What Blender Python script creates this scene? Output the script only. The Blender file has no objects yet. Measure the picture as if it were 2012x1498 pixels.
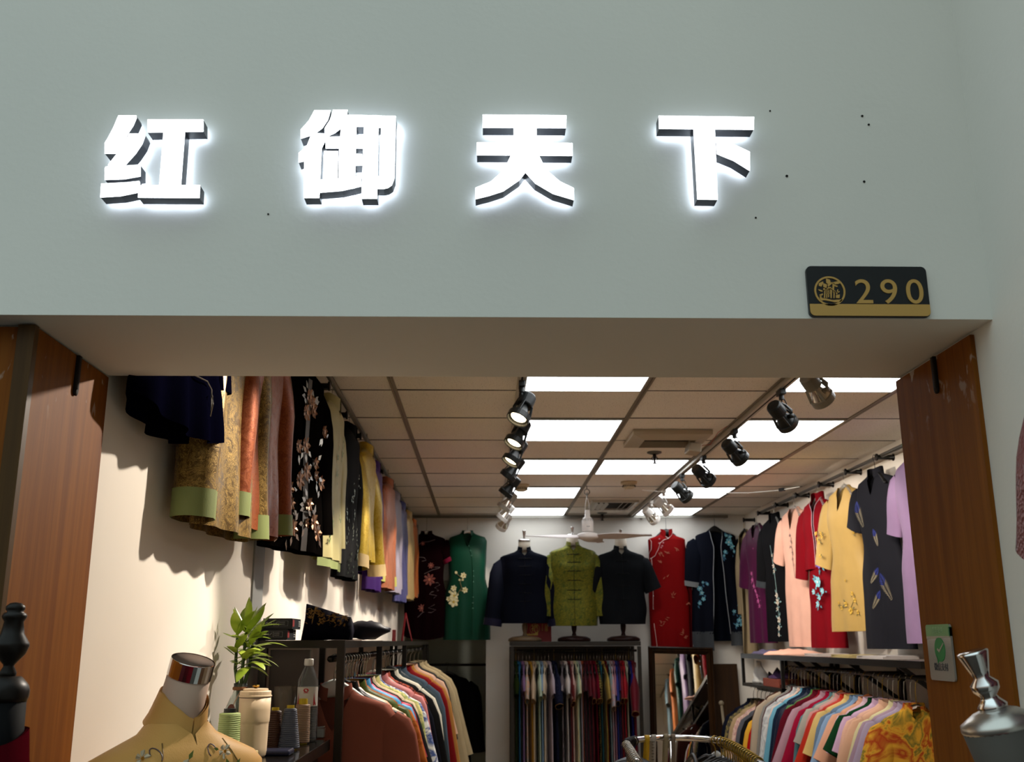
import bpy, bmesh, math, random
from mathutils import Vector, Matrix, Euler
random.seed(7)
SC = bpy.context.scene
COL = SC.collection
PI = math.pi
EYE = 1.6
# ------------------------------------------------------------------ camera
FPX = 1979.69
def cam_axes():
    p, y, r = [math.radians(a) for a in (14.531, 1.5584, -.2136)]
    fwd = Vector((math.sin(y)*math.cos(p), math.cos(y)*math.cos(p), math.sin(p)))
    right = Vector((math.cos(y), -math.sin(y), 0))
    up = right.cross(fwd)
    R = right*math.cos(r) + up*math.sin(r)
    U = -right*math.sin(r) + up*math.cos(r)
    return R, U, fwd
CR, CU, CF = cam_axes()
def at(u, v, ax, val):
    """point of the plane ax = val that the photograph shows at pixel (u, v)"""
    d = CR*(u-1006) + CU*(749-v) + CF*FPX
    i = 'XYZ'.index(ax)
    k = (val - (EYE if ax == 'Z' else 0))/d[i]
    return Vector((0, 0, EYE)) + d*k
cam_d = bpy.data.cameras.new('camera')
cam_d.sensor_width = 36.0
cam_d.lens = FPX/2012*36.0
cam_d.clip_start = .05
cam_d.clip_end = 60
cam = bpy.data.objects.new('camera', cam_d)
COL.objects.link(cam)
m3 = Matrix((CR, CU, -CF)).transposed()
cam.matrix_world = Matrix.Translation((0, 0, EYE)) @ m3.to_4x4()
cam_d.dof.use_dof = True
cam_d.dof.focus_distance = 2.3
cam_d.dof.aperture_fstop = 9.0
SC.camera = cam

# ------------------------------------------------------------------ materials
def lin(h):
    if isinstance(h, (tuple, list)):
        return (*h[:3], 1)
    h = h.lstrip('#')
    o = []
    for i in (0, 2, 4):
        c = int(h[i:i+2], 16)/255
        o.append(c/12.92 if c <= .04045 else ((c+.055)/1.055)**2.4)
    return (*o, 1)
MATS = {}
def new_mat(name):
    m = bpy.data.materials.new(name)
    m.use_nodes = True
    return m, m.node_tree.nodes, m.node_tree.links, m.node_tree.nodes['Principled BSDF']
def plain(name, c, rough=.6, metal=0, spec=.4, trans=0, alpha=1, ior=1.45, emit=None, es=0, sheen=0, coat=0):
    if name in MATS:
        return MATS[name]
    m, N, L, b = new_mat(name)
    b.inputs['Base Color'].default_value = lin(c)
    b.inputs['Roughness'].default_value = rough
    b.inputs['Metallic'].default_value = metal
    b.inputs['Specular IOR Level'].default_value = spec
    b.inputs['Transmission Weight'].default_value = trans
    b.inputs['Alpha'].default_value = alpha
    b.inputs['IOR'].default_value = ior
    b.inputs['Sheen Weight'].default_value = sheen
    b.inputs['Coat Weight'].default_value = coat
    if emit:
        b.inputs['Emission Color'].default_value = lin(emit)
        b.inputs['Emission Strength'].default_value = es
    MATS[name] = m
    return m
def coords(N, L, scale=(1, 1, 1)):
    tc = N.new('ShaderNodeTexCoord')
    mp = N.new('ShaderNodeMapping')
    mp.inputs['Scale'].default_value = scale
    L.new(tc.outputs['Object'], mp.inputs['Vector'])
    return mp.outputs['Vector']
def ramp(N, stops):
    r = N.new('ShaderNodeValToRGB')
    e = r.color_ramp.elements
    e[0].position, e[0].color = stops[0][0], lin(stops[0][1])
    e[1].position, e[1].color = stops[-1][0], lin(stops[-1][1])
    for p, c in stops[1:-1]:
        x = e.new(p)
        x.color = lin(c)
    return r
def noise(N, L, vec, scale, detail=3, dist=0):
    n = N.new('ShaderNodeTexNoise')
    n.inputs['Scale'].default_value = scale
    n.inputs['Detail'].default_value = detail
    n.inputs['Distortion'].default_value = dist
    L.new(vec, n.inputs['Vector'])
    return n
def bump(N, L, b, sock, strength=.3, dist=.002):
    bp = N.new('ShaderNodeBump')
    bp.inputs['Strength'].default_value = strength
    bp.inputs['Distance'].default_value = dist
    L.new(sock, bp.inputs['Height'])
    L.new(bp.outputs['Normal'], b.inputs['Normal'])
def fabric(c, kind='plain', c2=None, c3=None, scale=1.0):
    """cloth: plain | wool | satin | velvet | brocade | floral | stripe | sequin | sheer"""
    key = f'cloth_{c}_{kind}_{c2}_{c3}_{scale}'
    if key in MATS:
        return MATS[key]
    m, N, L, b = new_mat('cloth_' + kind)
    vec = coords(N, L)
    base = lin(c)
    b.inputs['Base Color'].default_value = base
    b.inputs['Roughness'].default_value = .75
    b.inputs['Specular IOR Level'].default_value = .04
    if kind in ('satin', 'brocade'):
        b.inputs['Roughness'].default_value = .48
        b.inputs['Specular IOR Level'].default_value = .13 if kind == 'satin' else .08
        b.inputs['Sheen Weight'].default_value = .06
        b.inputs['Sheen Roughness'].default_value = .4
    if kind == 'velvet':
        b.inputs['Sheen Weight'].default_value = .01
        b.inputs['Sheen Tint'].default_value = lin(c2 or c)
        b.inputs['Roughness'].default_value = .9
        b.inputs['Specular IOR Level'].default_value = 0
    if kind in ('plain', 'wool', 'satin', 'velvet', 'sheer'):
        n = noise(N, L, vec, 9, 2)
        r = N.new('ShaderNodeMapRange')
        r.inputs['To Min'].default_value, r.inputs['To Max'].default_value = .86, 1.1
        L.new(n.outputs['Fac'], r.inputs['Value'])
        mx = N.new('ShaderNodeMix')
        mx.data_type = 'RGBA'
        mx.blend_type = 'MULTIPLY'
        mx.inputs['Factor'].default_value = 1
        mx.inputs['A'].default_value = base
        L.new(r.outputs['Result'], mx.inputs['B'])
        L.new(mx.outputs['Result'], b.inputs['Base Color'])
        w = noise(N, L, coords(N, L, (1, 1, .5)), 420 if kind != 'wool' else 230, 2)
        bump(N, L, b, w.outputs['Fac'], .25 if kind != 'wool' else .6, .001)
        if kind == 'sheer':
            b.inputs['Alpha'].default_value = .5
    elif kind == 'brocade':
        b.inputs['Metallic'].default_value = .3
        n1 = noise(N, L, vec, 26*scale, 3, 2.4)
        v = N.new('ShaderNodeTexVoronoi')
        v.inputs['Scale'].default_value = 18*scale
        L.new(n1.outputs['Color'], v.inputs['Vector'])
        mp = N.new('ShaderNodeMix')
        mp.data_type = 'FLOAT'
        mp.inputs['Factor'].default_value = .35
        L.new(n1.outputs['Fac'], mp.inputs['A'])
        L.new(v.outputs['Distance'], mp.inputs['B'])
        r = ramp(N, [(.40, c), (.455, c2), (.47, c2), (.52, c), (.56, c3 or c2), (.62, c)])
        L.new(mp.outputs['Result'], r.inputs['Fac'])
        L.new(r.outputs['Color'], b.inputs['Base Color'])
        rr = ramp(N, [(.4, (.5, .5, .5)), (.55, (.3, .3, .3))])
        L.new(mp.outputs['Result'], rr.inputs['Fac'])
        L.new(rr.outputs['Color'], b.inputs['Roughness'])
        bump(N, L, b, mp.outputs['Result'], .2, .002)
    elif kind == 'floral':
        n1 = noise(N, L, vec, 7*scale, 4, 1.2)
        r = ramp(N, [(.34, c), (.45, c2), (.52, c), (.58, c3 or c2), (.68, c)])
        L.new(n1.outputs['Fac'], r.inputs['Fac'])
        L.new(r.outputs['Color'], b.inputs['Base Color'])
    elif kind == 'stripe':
        w = N.new('ShaderNodeTexWave')
        w.inputs['Scale'].default_value = 14*scale
        w.inputs['Distortion'].default_value = .5
        L.new(vec, w.inputs['Vector'])
        r = ramp(N, [(.45, c), (.55, c2)])
        L.new(w.outputs['Fac'], r.inputs['Fac'])
        L.new(r.outputs['Color'], b.inputs['Base Color'])
    elif kind == 'diamond':
        ck = N.new('ShaderNodeTexChecker')
        ck.inputs['Scale'].default_value = 60*scale
        mp = N.new('ShaderNodeMapping')
        mp.inputs['Rotation'].default_value = (.785, .785, 0)
        L.new(vec, mp.inputs['Vector'])
        L.new(mp.outputs['Vector'], ck.inputs['Vector'])
        ck.inputs['Color1'].default_value = base
        ck.inputs['Color2'].default_value = lin(c2)
        L.new(ck.outputs['Color'], b.inputs['Base Color'])
    elif kind == 'sequin':
        v = N.new('ShaderNodeTexVoronoi')
        v.inputs['Scale'].default_value = 160*scale
        L.new(vec, v.inputs['Vector'])
        n1 = noise(N, L, vec, 8*scale, 2, 1)
        r = ramp(N, [(.5, c), (.56, c2)])
        L.new(n1.outputs['Fac'], r.inputs['Fac'])
        L.new(r.outputs['Color'], b.inputs['Base Color'])
        r2 = ramp(N, [(.5, (0, 0, 0)), (.56, (.8, .8, .8))])
        L.new(n1.outputs['Fac'], r2.inputs['Fac'])
        L.new(r2.outputs['Color'], b.inputs['Metallic'])
        b.inputs['Roughness'].default_value = .35
        bump(N, L, b, v.outputs['Distance'], .8, .004)
    MATS[key] = m
    return m
def wood(name, c1, c2, rough=.45, chips=False, axis='Z'):
    if name in MATS:
        return MATS[name]
    m, N, L, b = new_mat(name)
    sc = {'Z': (14, 14, .5), 'Y': (14, .5, 14), 'X': (.5, 14, 14)}[axis]
    n = noise(N, L, coords(N, L, sc), 3, 5, .6)
    r = ramp(N, [(.3, c1), (.7, c2)])
    L.new(n.outputs['Fac'], r.inputs['Fac'])
    out = r.outputs['Color']
    n2 = noise(N, L, coords(N, L, tuple(x*6 for x in sc)), 3, 3)
    mx = N.new('ShaderNodeMix')
    mx.data_type, mx.blend_type = 'RGBA', 'MULTIPLY'
    mx.inputs['Factor'].default_value = .35
    L.new(out, mx.inputs['A'])
    L.new(n2.outputs['Fac'], mx.inputs['B'])
    out = mx.outputs['Result']
    if chips:
        vec = coords(N, L, (1, 1, .55))
        c = noise(N, L, vec, 26, 6, .4)
        t = ramp(N, [(.62, (0, 0, 0)), (.66, (1, 1, 1))])
        L.new(c.outputs['Fac'], t.inputs['Fac'])
        sep = N.new('ShaderNodeSeparateXYZ')
        L.new(coords(N, L), sep.inputs['Vector'])
        zr = N.new('ShaderNodeMapRange')
        zr.inputs['From Min'].default_value, zr.inputs['From Max'].default_value = 1.97, 2.09
        L.new(sep.outputs['Z'], zr.inputs['Value'])
        mu = N.new('ShaderNodeMath')
        mu.operation = 'MULTIPLY'
        L.new(t.outputs['Color'], mu.inputs[0])
        L.new(zr.outputs['Result'], mu.inputs[1])
        m2 = N.new('ShaderNodeMix')
        m2.data_type = 'RGBA'
        L.new(mu.outputs['Value'], m2.inputs['Factor'])
        L.new(out, m2.inputs['A'])
        m2.inputs['B'].default_value = lin('#a8998a')
        out = m2.outputs['Result']
    L.new(out, b.inputs['Base Color'])
    b.inputs['Roughness'].default_value = rough
    b.inputs['Specular IOR Level'].default_value = .1
    MATS[name] = m
    return m
def plaster(name, c, c2, bs=.15):
    m, N, L, b = new_mat(name)
    n = noise(N, L, coords(N, L), 1.4, 4)
    r = ramp(N, [(.3, c2), (.7, c)])
    L.new(n.outputs['Fac'], r.inputs['Fac'])
    L.new(r.outputs['Color'], b.inputs['Base Color'])
    b.inputs['Roughness'].default_value = .7
    b.inputs['Specular IOR Level'].default_value = .2
    n2 = noise(N, L, coords(N, L), 90, 3)
    bump(N, L, b, n2.outputs['Fac'], bs, .002)
    MATS[name] = m
    return m
M_HEAD = plaster('header_paint', '#dcdad2', '#d4d3cc')
M_WALL = plaster('shop_wall_paint', '#e6ddd0', '#ded5c8', .05)
M_BACK = plaster('back_wall_paint', '#cfcbc2', '#c6c2ba', .05)
M_GREYW = plaster('recess_paint', '#b4bab0', '#a9afa6', .05)
M_SHOPF = plaster('shop_floor_tile', '#c9b08e', '#b89f7e', .05)
M_FLOOR = plaster('floor_tile', '#342c24', '#2d261f', .05)
M_BLACK = plain('black_metal', '#14120f', .35, .3)
M_DKMET = plain('dark_steel', '#2a2621', .3, .8)
M_CHROME = plain('chrome', '#d8d8d8', .12, 1)
M_GOLDM = plain('brass_wire', '#c9b27c', .22, 1)
M_SILV = plain('silver_wire', '#b9b6ae', .25, 1)
M_BLKP = plain('black_plastic', '#0d0d0d', .4)
M_WHTP = plain('white_plastic', '#dedbd4', .4)
M_CLEARP = plain('clear_plastic', '#f2f4f4', .12, 0, .5, .85, 1, 1.25)
M_GREYT = plain('grey_tube', '#6f6d66', .35, .7)
M_DARKWOOD = wood('dark_wood', '#1c0d0a', '#2a1611', .3)

# ------------------------------------------------------------------ mesh builder
class MB:
    def __init__(s):
        s.v, s.f, s.mi, s.cur, s.sm = [], [], [], 0, True
    def add(s, vs, fs):
        o = len(s.v)
        s.v.extend(tuple(p) for p in vs)
        for f in fs:
            s.f.append(tuple(o+i for i in f))
            s.mi.append(s.cur)
        return s
    def box(s, lo, hi, M=None):
        x0, y0, z0 = lo
        x1, y1, z1 = hi
        P = [Vector(p) for p in ((x0, y0, z0), (x1, y0, z0), (x1, y1, z0), (x0, y1, z0), (x0, y0, z1), (x1, y0, z1), (x1, y1, z1), (x0, y1, z1))]
        if M:
            P = [M @ p for p in P]
        return s.add(P, [(0, 3, 2, 1), (4, 5, 6, 7), (0, 1, 5, 4), (1, 2, 6, 5), (2, 3, 7, 6), (3, 0, 4, 7)])
    def cbox(s, c, sz, M=None):
        return s.box([c[i]-sz[i]/2 for i in range(3)], [c[i]+sz[i]/2 for i in range(3)], M)
    def bar(s, a, b, w, h=None):
        a, b = Vector(a), Vector(b)
        h = h or w
        d = (b-a)
        L = d.length
        q = d.to_track_quat('Z', 'Y')
        M = Matrix.Translation(a) @ q.to_matrix().to_4x4()
        return s.box((-w/2, -h/2, 0), (w/2, h/2, L), M)
    def rings(s, R, closed=True, cap0=False, cap1=False):
        n = len(R[0])
        vs = [p for r in R for p in r]
        fs = []
        for k in range(len(R)-1):
            for i in range(n if closed else n-1):
                j = (i+1) % n
                fs.append((k*n+i, k*n+j, (k+1)*n+j, (k+1)*n+i))
        if cap0:
            fs.append(tuple(range(n-1, -1, -1)))
        if cap1:
            fs.append(tuple((len(R)-1)*n+i for i in range(n)))
        return s.add(vs, fs)
    def lathe(s, prof, n=20, M=None, sx=1, sy=1, cap=True):
        R = []
        for r, z in prof:
            ring = [Vector((r*sx*math.cos(2*PI*i/n), r*sy*math.sin(2*PI*i/n), z)) for i in range(n)]
            R.append([M @ p for p in ring] if M else ring)
        return s.rings(R, True, cap, cap)
    def tube(s, pts, r, n=8, cap=True):
        pts = [Vector(p) for p in pts]
        R = []
        for k, p in enumerate(pts):
            a = pts[max(k-1, 0)]
            b = pts[min(k+1, len(pts)-1)]
            d = (b-a).normalized()
            ref = Vector((0, 0, 1)) if abs(d.z) < .9 else Vector((0, 1, 0))
            u = d.cross(ref).normalized()
            w = u.cross(d).normalized()
            rr = r[k] if isinstance(r, (list, tuple)) else r
            R.append([p + u*rr*math.cos(2*PI*i/n) + w*rr*math.sin(2*PI*i/n) for i in range(n)])
        return s.rings(R, True, cap, cap)
    def prism(s, poly, fn, d0, d1):
        """poly: 2-D outline; fn(p, d) -> 3-D point"""
        n = len(poly)
        A = [fn(p, d0) for p in poly]
        B = [fn(p, d1) for p in poly]
        return s.add(A+B, [tuple(range(n)), tuple(range(2*n-1, n-1, -1))] + [(i, (i+1) % n, n+(i+1) % n, n+i) for i in range(n)])
    def sphere(s, c, r, n=12, m=8, sc=(1, 1, 1)):
        R = []
        for k in range(1, m):
            t = PI*k/m
            R.append([Vector((c[0]+r*sc[0]*math.sin(t)*math.cos(2*PI*i/n), c[1]+r*sc[1]*math.sin(t)*math.sin(2*PI*i/n), c[2]+r*sc[2]*math.cos(t))) for i in range(n)])
        return s.rings(R, True, True, True)
def link(o, parent=None):
    COL.objects.link(o)
    if parent:
        o.parent = parent
    return o
def obj(name, mb, mats, parent=None, loc=(0, 0, 0), rot=(0, 0, 0), smooth=None, weld=False, bevel=0):
    me = bpy.data.meshes.new(name)
    me.from_pydata([tuple(p) for p in mb.v], [], mb.f)
    if not isinstance(mats, (list, tuple)):
        mats = [mats]
    for m in mats:
        me.materials.append(m)
    for i, p in enumerate(me.polygons):
        p.material_index = mb.mi[i]
        p.use_smooth = smooth if smooth is not None else False
    bm = bmesh.new()
    bm.from_mesh(me)
    if weld:
        bmesh.ops.remove_doubles(bm, verts=bm.verts, dist=2e-5)
    bmesh.ops.recalc_face_normals(bm, faces=bm.faces)
    bm.to_mesh(me)
    bm.free()
    o = bpy.data.objects.new(name, me)
    o.location = loc
    o.rotation_euler = rot
    link(o, parent)
    if bevel:
        bv = o.modifiers.new('bevel', 'BEVEL')
        bv.width = bevel
        bv.segments = 2
        bv.limit_method = 'ANGLE'
    return o
def tag(o, label, cat, group=None, kind=None):
    o['label'], o['category'] = label, cat
    n = len(label.split())
    if not 4 <= n <= 16:
        print('LABEL LEN', n, label)
    if group:
        o['group'] = group
    if kind:
        o['kind'] = kind
    return o
def struct(name, mb, mat, **k):
    o = obj(name, mb, mat, **k)
    o['kind'] = 'structure'
    return o
def thing(name, label, cat, loc=(0, 0, 0), rot=(0, 0, 0), group=None):
    o = bpy.data.objects.new(name, None)
    o.empty_display_size = .05
    o.location, o.rotation_euler = loc, rot
    link(o)
    return tag(o, label, cat, group)
def text(name, s, size, mat, parent=None, loc=(0, 0, 0), rot=(0, 0, 0), ext=.0006, sx=1, off=0):
    cu = bpy.data.curves.new(name, 'FONT')
    cu.body = s
    cu.size = size
    cu.extrude = ext
    cu.offset = off
    cu.align_x, cu.align_y = 'CENTER', 'CENTER'
    t = bpy.data.objects.new(name, cu)
    COL.objects.link(t)
    bpy.context.view_layer.update()
    me = bpy.data.meshes.new_from_object(t.evaluated_get(bpy.context.evaluated_depsgraph_get()))
    bpy.data.objects.remove(t)
    me.materials.clear()
    me.materials.append(mat)
    o = bpy.data.objects.new(name, me)
    o.location, o.rotation_euler = loc, rot
    o.scale = (sx, 1, 1)
    return link(o, parent)
# ------------------------------------------------------------------ setting
YF, YR, ZB, XL, XR = 1.5757, 1.961, 2.117, -.75, .843
ZC, YB, WX0, WX1 = 2.71, 9.1, -.757, 2.36
def sbox(name, lo, hi, mat, **k):
    return struct(name, MB().box(lo, hi), mat, **k)
sbox('floor', (-3.2, YR, -.06), (3.2, 10.6, 0), M_SHOPF)
sbox('floor_corridor', (-14, -14, -.06), (14, YR, 0), M_FLOOR)
# speckled mineral tiles
m, N, L, b = new_mat('mineral_tile')
vec = coords(N, L)
sp = noise(N, L, vec, 190, 2)
r = ramp(N, [(.3, '#75695b'), (.36, '#efe8dd')])
L.new(sp.outputs['Fac'], r.inputs['Fac'])
L.new(r.outputs['Color'], b.inputs['Base Color'])
b.inputs['Roughness'].default_value = .9
b.inputs['Specular IOR Level'].default_value = .1
M_TILE = m
ceil = sbox('ceiling', (WX0-.05, YR, ZC), (WX1+.05, YB+.05, ZC+.06), M_TILE)
TB = [4.449+.5845*i for i in range(-4, 8)]
TX = [-.412, .156, .724, 1.300, 1.878]
M_TBAR = plain('grid_bar', '#8a8172', .45, .3)
M_GROOVE = plain('grid_groove', '#1d1712', .9)
g = MB()
for x in TX:
    for s in (-1, 1):
        g.box((x+s*.007-.0055, YR, ZC-.006), (x+s*.007+.0055, YB, ZC-.0005))
for i, y in enumerate(TB):
    g.cur = 1
    xs = [WX0]+TX+[WX1]
    for j in range(6):
        # the tiles sag a little, so the joint opens unevenly
        w0, w1 = .004+.012*random.random()**2, .004+.012*random.random()**2
        x0, x1 = xs[j]+.012, xs[j+1]-.012
        o = len(g.v)
        z = ZC-.0015
        g.add([(x0, y-w0, z), (x1, y-w1, z), (x1, y+.003, z), (x0, y+.003, z), (x0, y-w0, ZC), (x1, y-w1, ZC), (x1, y+.003, ZC), (x0, y+.003, ZC)],
              [(0, 1, 2, 3), (4, 7, 6, 5), (0, 4, 5, 1), (1, 5, 6, 2), (2, 6, 7, 3), (3, 7, 4, 0)])
struct('trim_1', g, [M_TBAR, M_GROOVE])
sbox('wall_left', (WX0-.1, YR-.01, 0), (WX0, YB+.1, ZC+.06), M_WALL)
sbox('wall_right', (WX1, YR, 0), (WX1+.1, YB+.1, ZC+.06), M_WALL)
# back wall with the changing-room opening
DX0, DX1, DZ = -.70, .012, 2.13
w = MB()
w.box((WX0, YB, DZ), (DX1, YB+.1, ZC+.06))
w.box((WX0-.1, YB, 0), (DX0, YB+.1, DZ))
w.box((DX1, YB, 0), (WX1+.1, YB+.1, ZC+.06))
struct('wall_back', w, M_BACK)
w = MB()
w.box((DX0-.12, YB+.85, 0), (DX1+.12, YB+.95, 2.4))
w.box((DX0-.12, YB+.1, 0), (DX0-.05, YB+.85, 2.4))
w.box((DX1+.05, YB+.1, 0), (DX1+.12, YB+.85, 2.4))
w.box((DX0-.12, YB+.1, 2.3), (DX1+.12, YB+.95, 2.4))
struct('wall_recess', w, M_GREYW)
# header over the shop opening, side wall of the corridor, pillars
hd = sbox('wall_front', (-3.2, YF, ZB), (XR+.4, YR, 3.6), M_HEAD)
sbox('wall_corridor', (XR, -3.5, 0), (XR+.15, YR, 3.6), M_HEAD)
sbox('wall_partition', (XR+.15, YR-.07, 0), (WX1+.1, YR, ZC+.06), M_WALL)
M_JAMB = wood('jamb_wood', '#76400f', '#8e5518', .6, True)
M_CORNER = wood('corner_strip_wood', '#43301c', '#5c4223', .45)
sbox('wall_pillar', (-3.2, 1.64, 0), (XL-.012, YR, ZB), M_HEAD)
sbox('trim_2', (XL-.012, 1.632, 0), (XL, YR, ZB-.004), M_JAMB)          # jamb board
sbox('trim_3', (-1.5, 1.628, 0), (XL-.028, 1.64, ZB-.004), M_JAMB)      # board on the pillar front
sbox('trim_4', (XL-.026, 1.618, 0), (XL+.002, 1.634, ZB-.003), M_CORNER)  # corner strip
yj = at(1905, 660, 'X', XR-.008).y
sbox('trim_5', (XR-.008, yj, 0), (XR+.001, YR+.004, ZB-.006), M_JAMB)
# metal wall joint strip
ys = at(503, 1200, 'X', WX0).y
sbox('trim_6', (WX0, ys-.09, 0), (WX0+.006, ys+.06, ZC), plain('joint_strip', '#9b9c98', .5, .2))
# folding door in the front partition, seen in the mirror
fd = MB()
n = 60
A = [(1.0+1.2*i/n, YR+.004+(.018 if i % 2 else 0), .02) for i in range(n+1)]
fd.rings([[Vector(p) for p in A], [Vector((p[0], p[1], 2.3)) for p in A]], closed=False)
struct('door_1', fd, plain('folding_door', '#cbbfa6', .6))
# screw holes left in the header
mh = plain('screw_hole', '#15110e', .9)
for i, (u, v, rr) in enumerate(((1513, 218, 1.8), (1694, 228, 2.6), (1707, 245, 2.4), (1546, 346, 2.8), (1698, 357, 2.6), (1485, 428, 2), (527, 421, 2))):
    p = at(u, v, 'Y', YF-.0006)
    obj('screw_hole', MB().lathe([(rr*.00082, -.0004), (rr*.00082, .0006)], 10, Matrix.Rotation(PI/2, 4, 'X')), mh, hd, loc=p)
# dark slots of the shutter in both jambs
for (u0, v0, u1, v1, X, nm) in ((155, 700, 150, 772, XL+.002, 'left'), (1832, 702, 1836, 768, XR-.012, 'right')):
    a, c = at(u0, v0, 'X', X), at(u1, v1, 'X', X)
    c.y = a.y
    q = MB()
    q.box((-.002, -.006, c.z-a.z), (.004, .006, 0))
    q.sphere((.001, 0, c.z-a.z), .008, 8, 6, (.5, 1, 1))
    o = obj('shutter_latch', q, plain('rusty_iron', '#1c130d', .8), loc=a, smooth=True)
    tag(o, 'dark iron latch strip on the wooden jamb ' + ('beside the navy velvet blouse' if nm == 'left' else 'above the payment plaque'), 'latch')

# ------------------------------------------------------------------ lit sign
M_FACE = plain('sign_face', '#ffffff', .4, emit='#f4f9ff', es=5.0)
M_BACKL = plain('sign_backlight', '#ffffff', .4, emit='#d6e6ff', es=4.8)
M_RET = plain('sign_return', '#10182a', .35)
def zA(p): return (150+p[0]/2.8743, 180+p[1]/2.8743)
def zB(p): return (850+p[0]/2.8743, 180+p[1]/2.8743)
GLYPH = {
 'hong': (zA, [
  [(237, 135), (338, 135), (340, 148), (322, 190), (290, 240), (266, 285), (234, 350), (160, 350), (160, 290), (180, 258), (210, 200)],
  [(300, 237), (384, 237), (388, 250), (372, 295), (335, 350), (272, 420), (180, 420), (180, 412), (228, 352), (266, 296)],
  [(165, 424), (345, 414), (362, 416), (362, 478), (270, 494), (160, 498), (160, 436)],
  [(140, 520), (280, 513), (355, 505), (358, 512), (358, 568), (250, 590), (135, 597)],
  [(402, 158), (717, 158), (717, 225), (402, 230)],
  [(492, 225), (613, 225), (590, 532), (468, 532)],
  [(352, 530), (698, 528), (695, 600), (348, 598)]]),
 'yu': (zA, [
  [(1345, 105), (1436, 105), (1420, 160), (1390, 205), (1340, 243), (1267, 265), (1267, 215), (1312, 165)],
  [(1330, 234), (1425, 238), (1400, 290), (1385, 320), (1372, 600), (1285, 600), (1287, 392), (1255, 400), (1255, 347), (1300, 310)],
  [(1450, 103), (1532, 103), (1526, 140), (1495, 207), (1462, 232), (1425, 250), (1403, 238), (1403, 205), (1432, 160)],
  [(1495, 132), (1626, 133), (1626, 197), (1485, 199)],
  [(1408, 254), (1622, 256), (1622, 320), (1408, 320)],
  [(1495, 196), (1582, 196), (1572, 545), (1480, 560), (1484, 330)],
  [(1398, 336), (1478, 336), (1474, 494), (1394, 497)],
  [(1560, 350), (1613, 352), (1613, 416), (1560, 418)],
  [(1374, 498), (1500, 490), (1608, 474), (1608, 535), (1500, 560), (1374, 570)],
  [(1627, 134), (1708, 135), (1698, 604), (1610, 604)],
  [(1627, 134), (1803, 138), (1803, 202), (1627, 202)],
  [(1722, 140), (1804, 140), (1796, 490), (1782, 528), (1760, 543), (1735, 549), (1700, 549), (1700, 478), (1718, 476)]]),
 'tian': (zB, [
  [(283, 130), (756, 134), (754, 205), (283, 203)],
  [(250, 287), (790, 291), (790, 362), (250, 358)],
  [(458, 200), (588, 203), (586, 300), (458, 300)],
  [(446, 350), (600, 355), (565, 412), (524, 457), (490, 500), (400, 562), (320, 588), (242, 607), (242, 543), (330, 508), (405, 440)],
  [(490, 410), (560, 405), (598, 355), (640, 440), (720, 508), (798, 545), (798, 612), (680, 577), (580, 518), (524, 457)]]),
 'xia': (zB, [
  [(1277, 136), (1816, 143), (1814, 214), (1279, 209)],
  [(1473, 205), (1594, 207), (1610, 610), (1496, 608)],
  [(1603, 283), (1650, 285), (1700, 297), (1792, 340), (1792, 447), (1700, 390), (1606, 352)]]),
}
STAND, THK = .012, .027
cn = {'hong': '\u7ea2', 'yu': '\u5fa1', 'tian': '\u5929', 'xia': '\u4e0b'}
for k, (zf, polys) in GLYPH.items():
    yfr = YF-STAND-THK
    pl = [[at(*zf(p), 'Y', yfr) for p in poly] for poly in polys]
    cx = sum(p.x for q in pl for p in q)/sum(len(q) for q in pl)
    cz = sum(p.z for q in pl for p in q)/sum(len(q) for q in pl)
    root = thing('sign_letter', 'glowing white channel character ' + cn[k] + ' on the header wall of the shop', 'sign letter', (cx, YF, cz), group='lit characters of the shop sign')
    fn = lambda p, d: Vector((p.x-cx, d, p.z-cz))
    f, r_, bk, st = MB(), MB(), MB(), MB()
    for q in pl:
        f.prism(q, fn, -STAND-THK, -STAND-THK+.0012)
        r_.prism(q, fn, -STAND-THK+.0012, -STAND)
        n = len(q)
        c2 = Vector((sum(p.x for p in q)/n, 0, sum(p.z for p in q)/n))
        s_ = [Vector((c2.x+(p.x-c2.x)*.96, 0, c2.z+(p.z-c2.z)*.96)) for p in q]
        bk.prism(s_, fn, -STAND, -STAND+.001)
        
    obj('letter_face', f, M_FACE, root)
    obj('letter_return', r_, M_RET, root)
    obj('backlight', bk, M_BACKL, root)
    for q in (pl[0], pl[-1]):
        p = sum(q, Vector())/len(q)
        obj('standoff', MB().cbox((p.x-cx, -STAND/2, p.z-cz), (.004, STAND, .004)), M_RET, root)

# ------------------------------------------------------------------ number plate 290
M_PLATE = plain('plate_black', '#12161a', .3)
M_PGOLD = plain('plate_gold', '#b8924e', .45, .1)
PY = YF-.0015
c00, c10, c11, c01 = [at(u, v, 'Y', PY-.006) for u, v in ((1583, 521), (1818, 525), (1832, 623), (1592, 622))]
px0, px1, pz0, pz1 = (c00.x+c01.x)/2, (c10.x+c11.x)/2, (c01.z+c11.z)/2, (c00.z+c10.z)/2
pz0 = max(pz0, ZB+.0005)
pw, ph = px1-px0, pz1-pz0
plate = thing('number_plate', 'black and gold plate reading 290 on the header wall near the corner', 'sign', (px0, YF, pz0))
def rrect(x0, z0, x1, z1, r, n=6, corners=(1, 1, 1, 1)):
    o = []
    for (cx, cz, a0, on) in ((x1-r, z1-r, 0, corners[0]), (x0+r, z1-r, 90, corners[1]), (x0+r, z0+r, 180, corners[2]), (x1-r, z0+r, 270, corners[3])):
        if on:
            o += [(cx+r*math.cos(math.radians(a0+90*i/n)), cz+r*math.sin(math.radians(a0+90*i/n))) for i in range(n+1)]
        else:
            o.append((cx+r*(1 if a0 in (0, 270) else -1), cz+r*(1 if a0 in (0, 90) else -1)))
    return o
pf = lambda p, d: Vector((p[0], d, p[1]))
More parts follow.
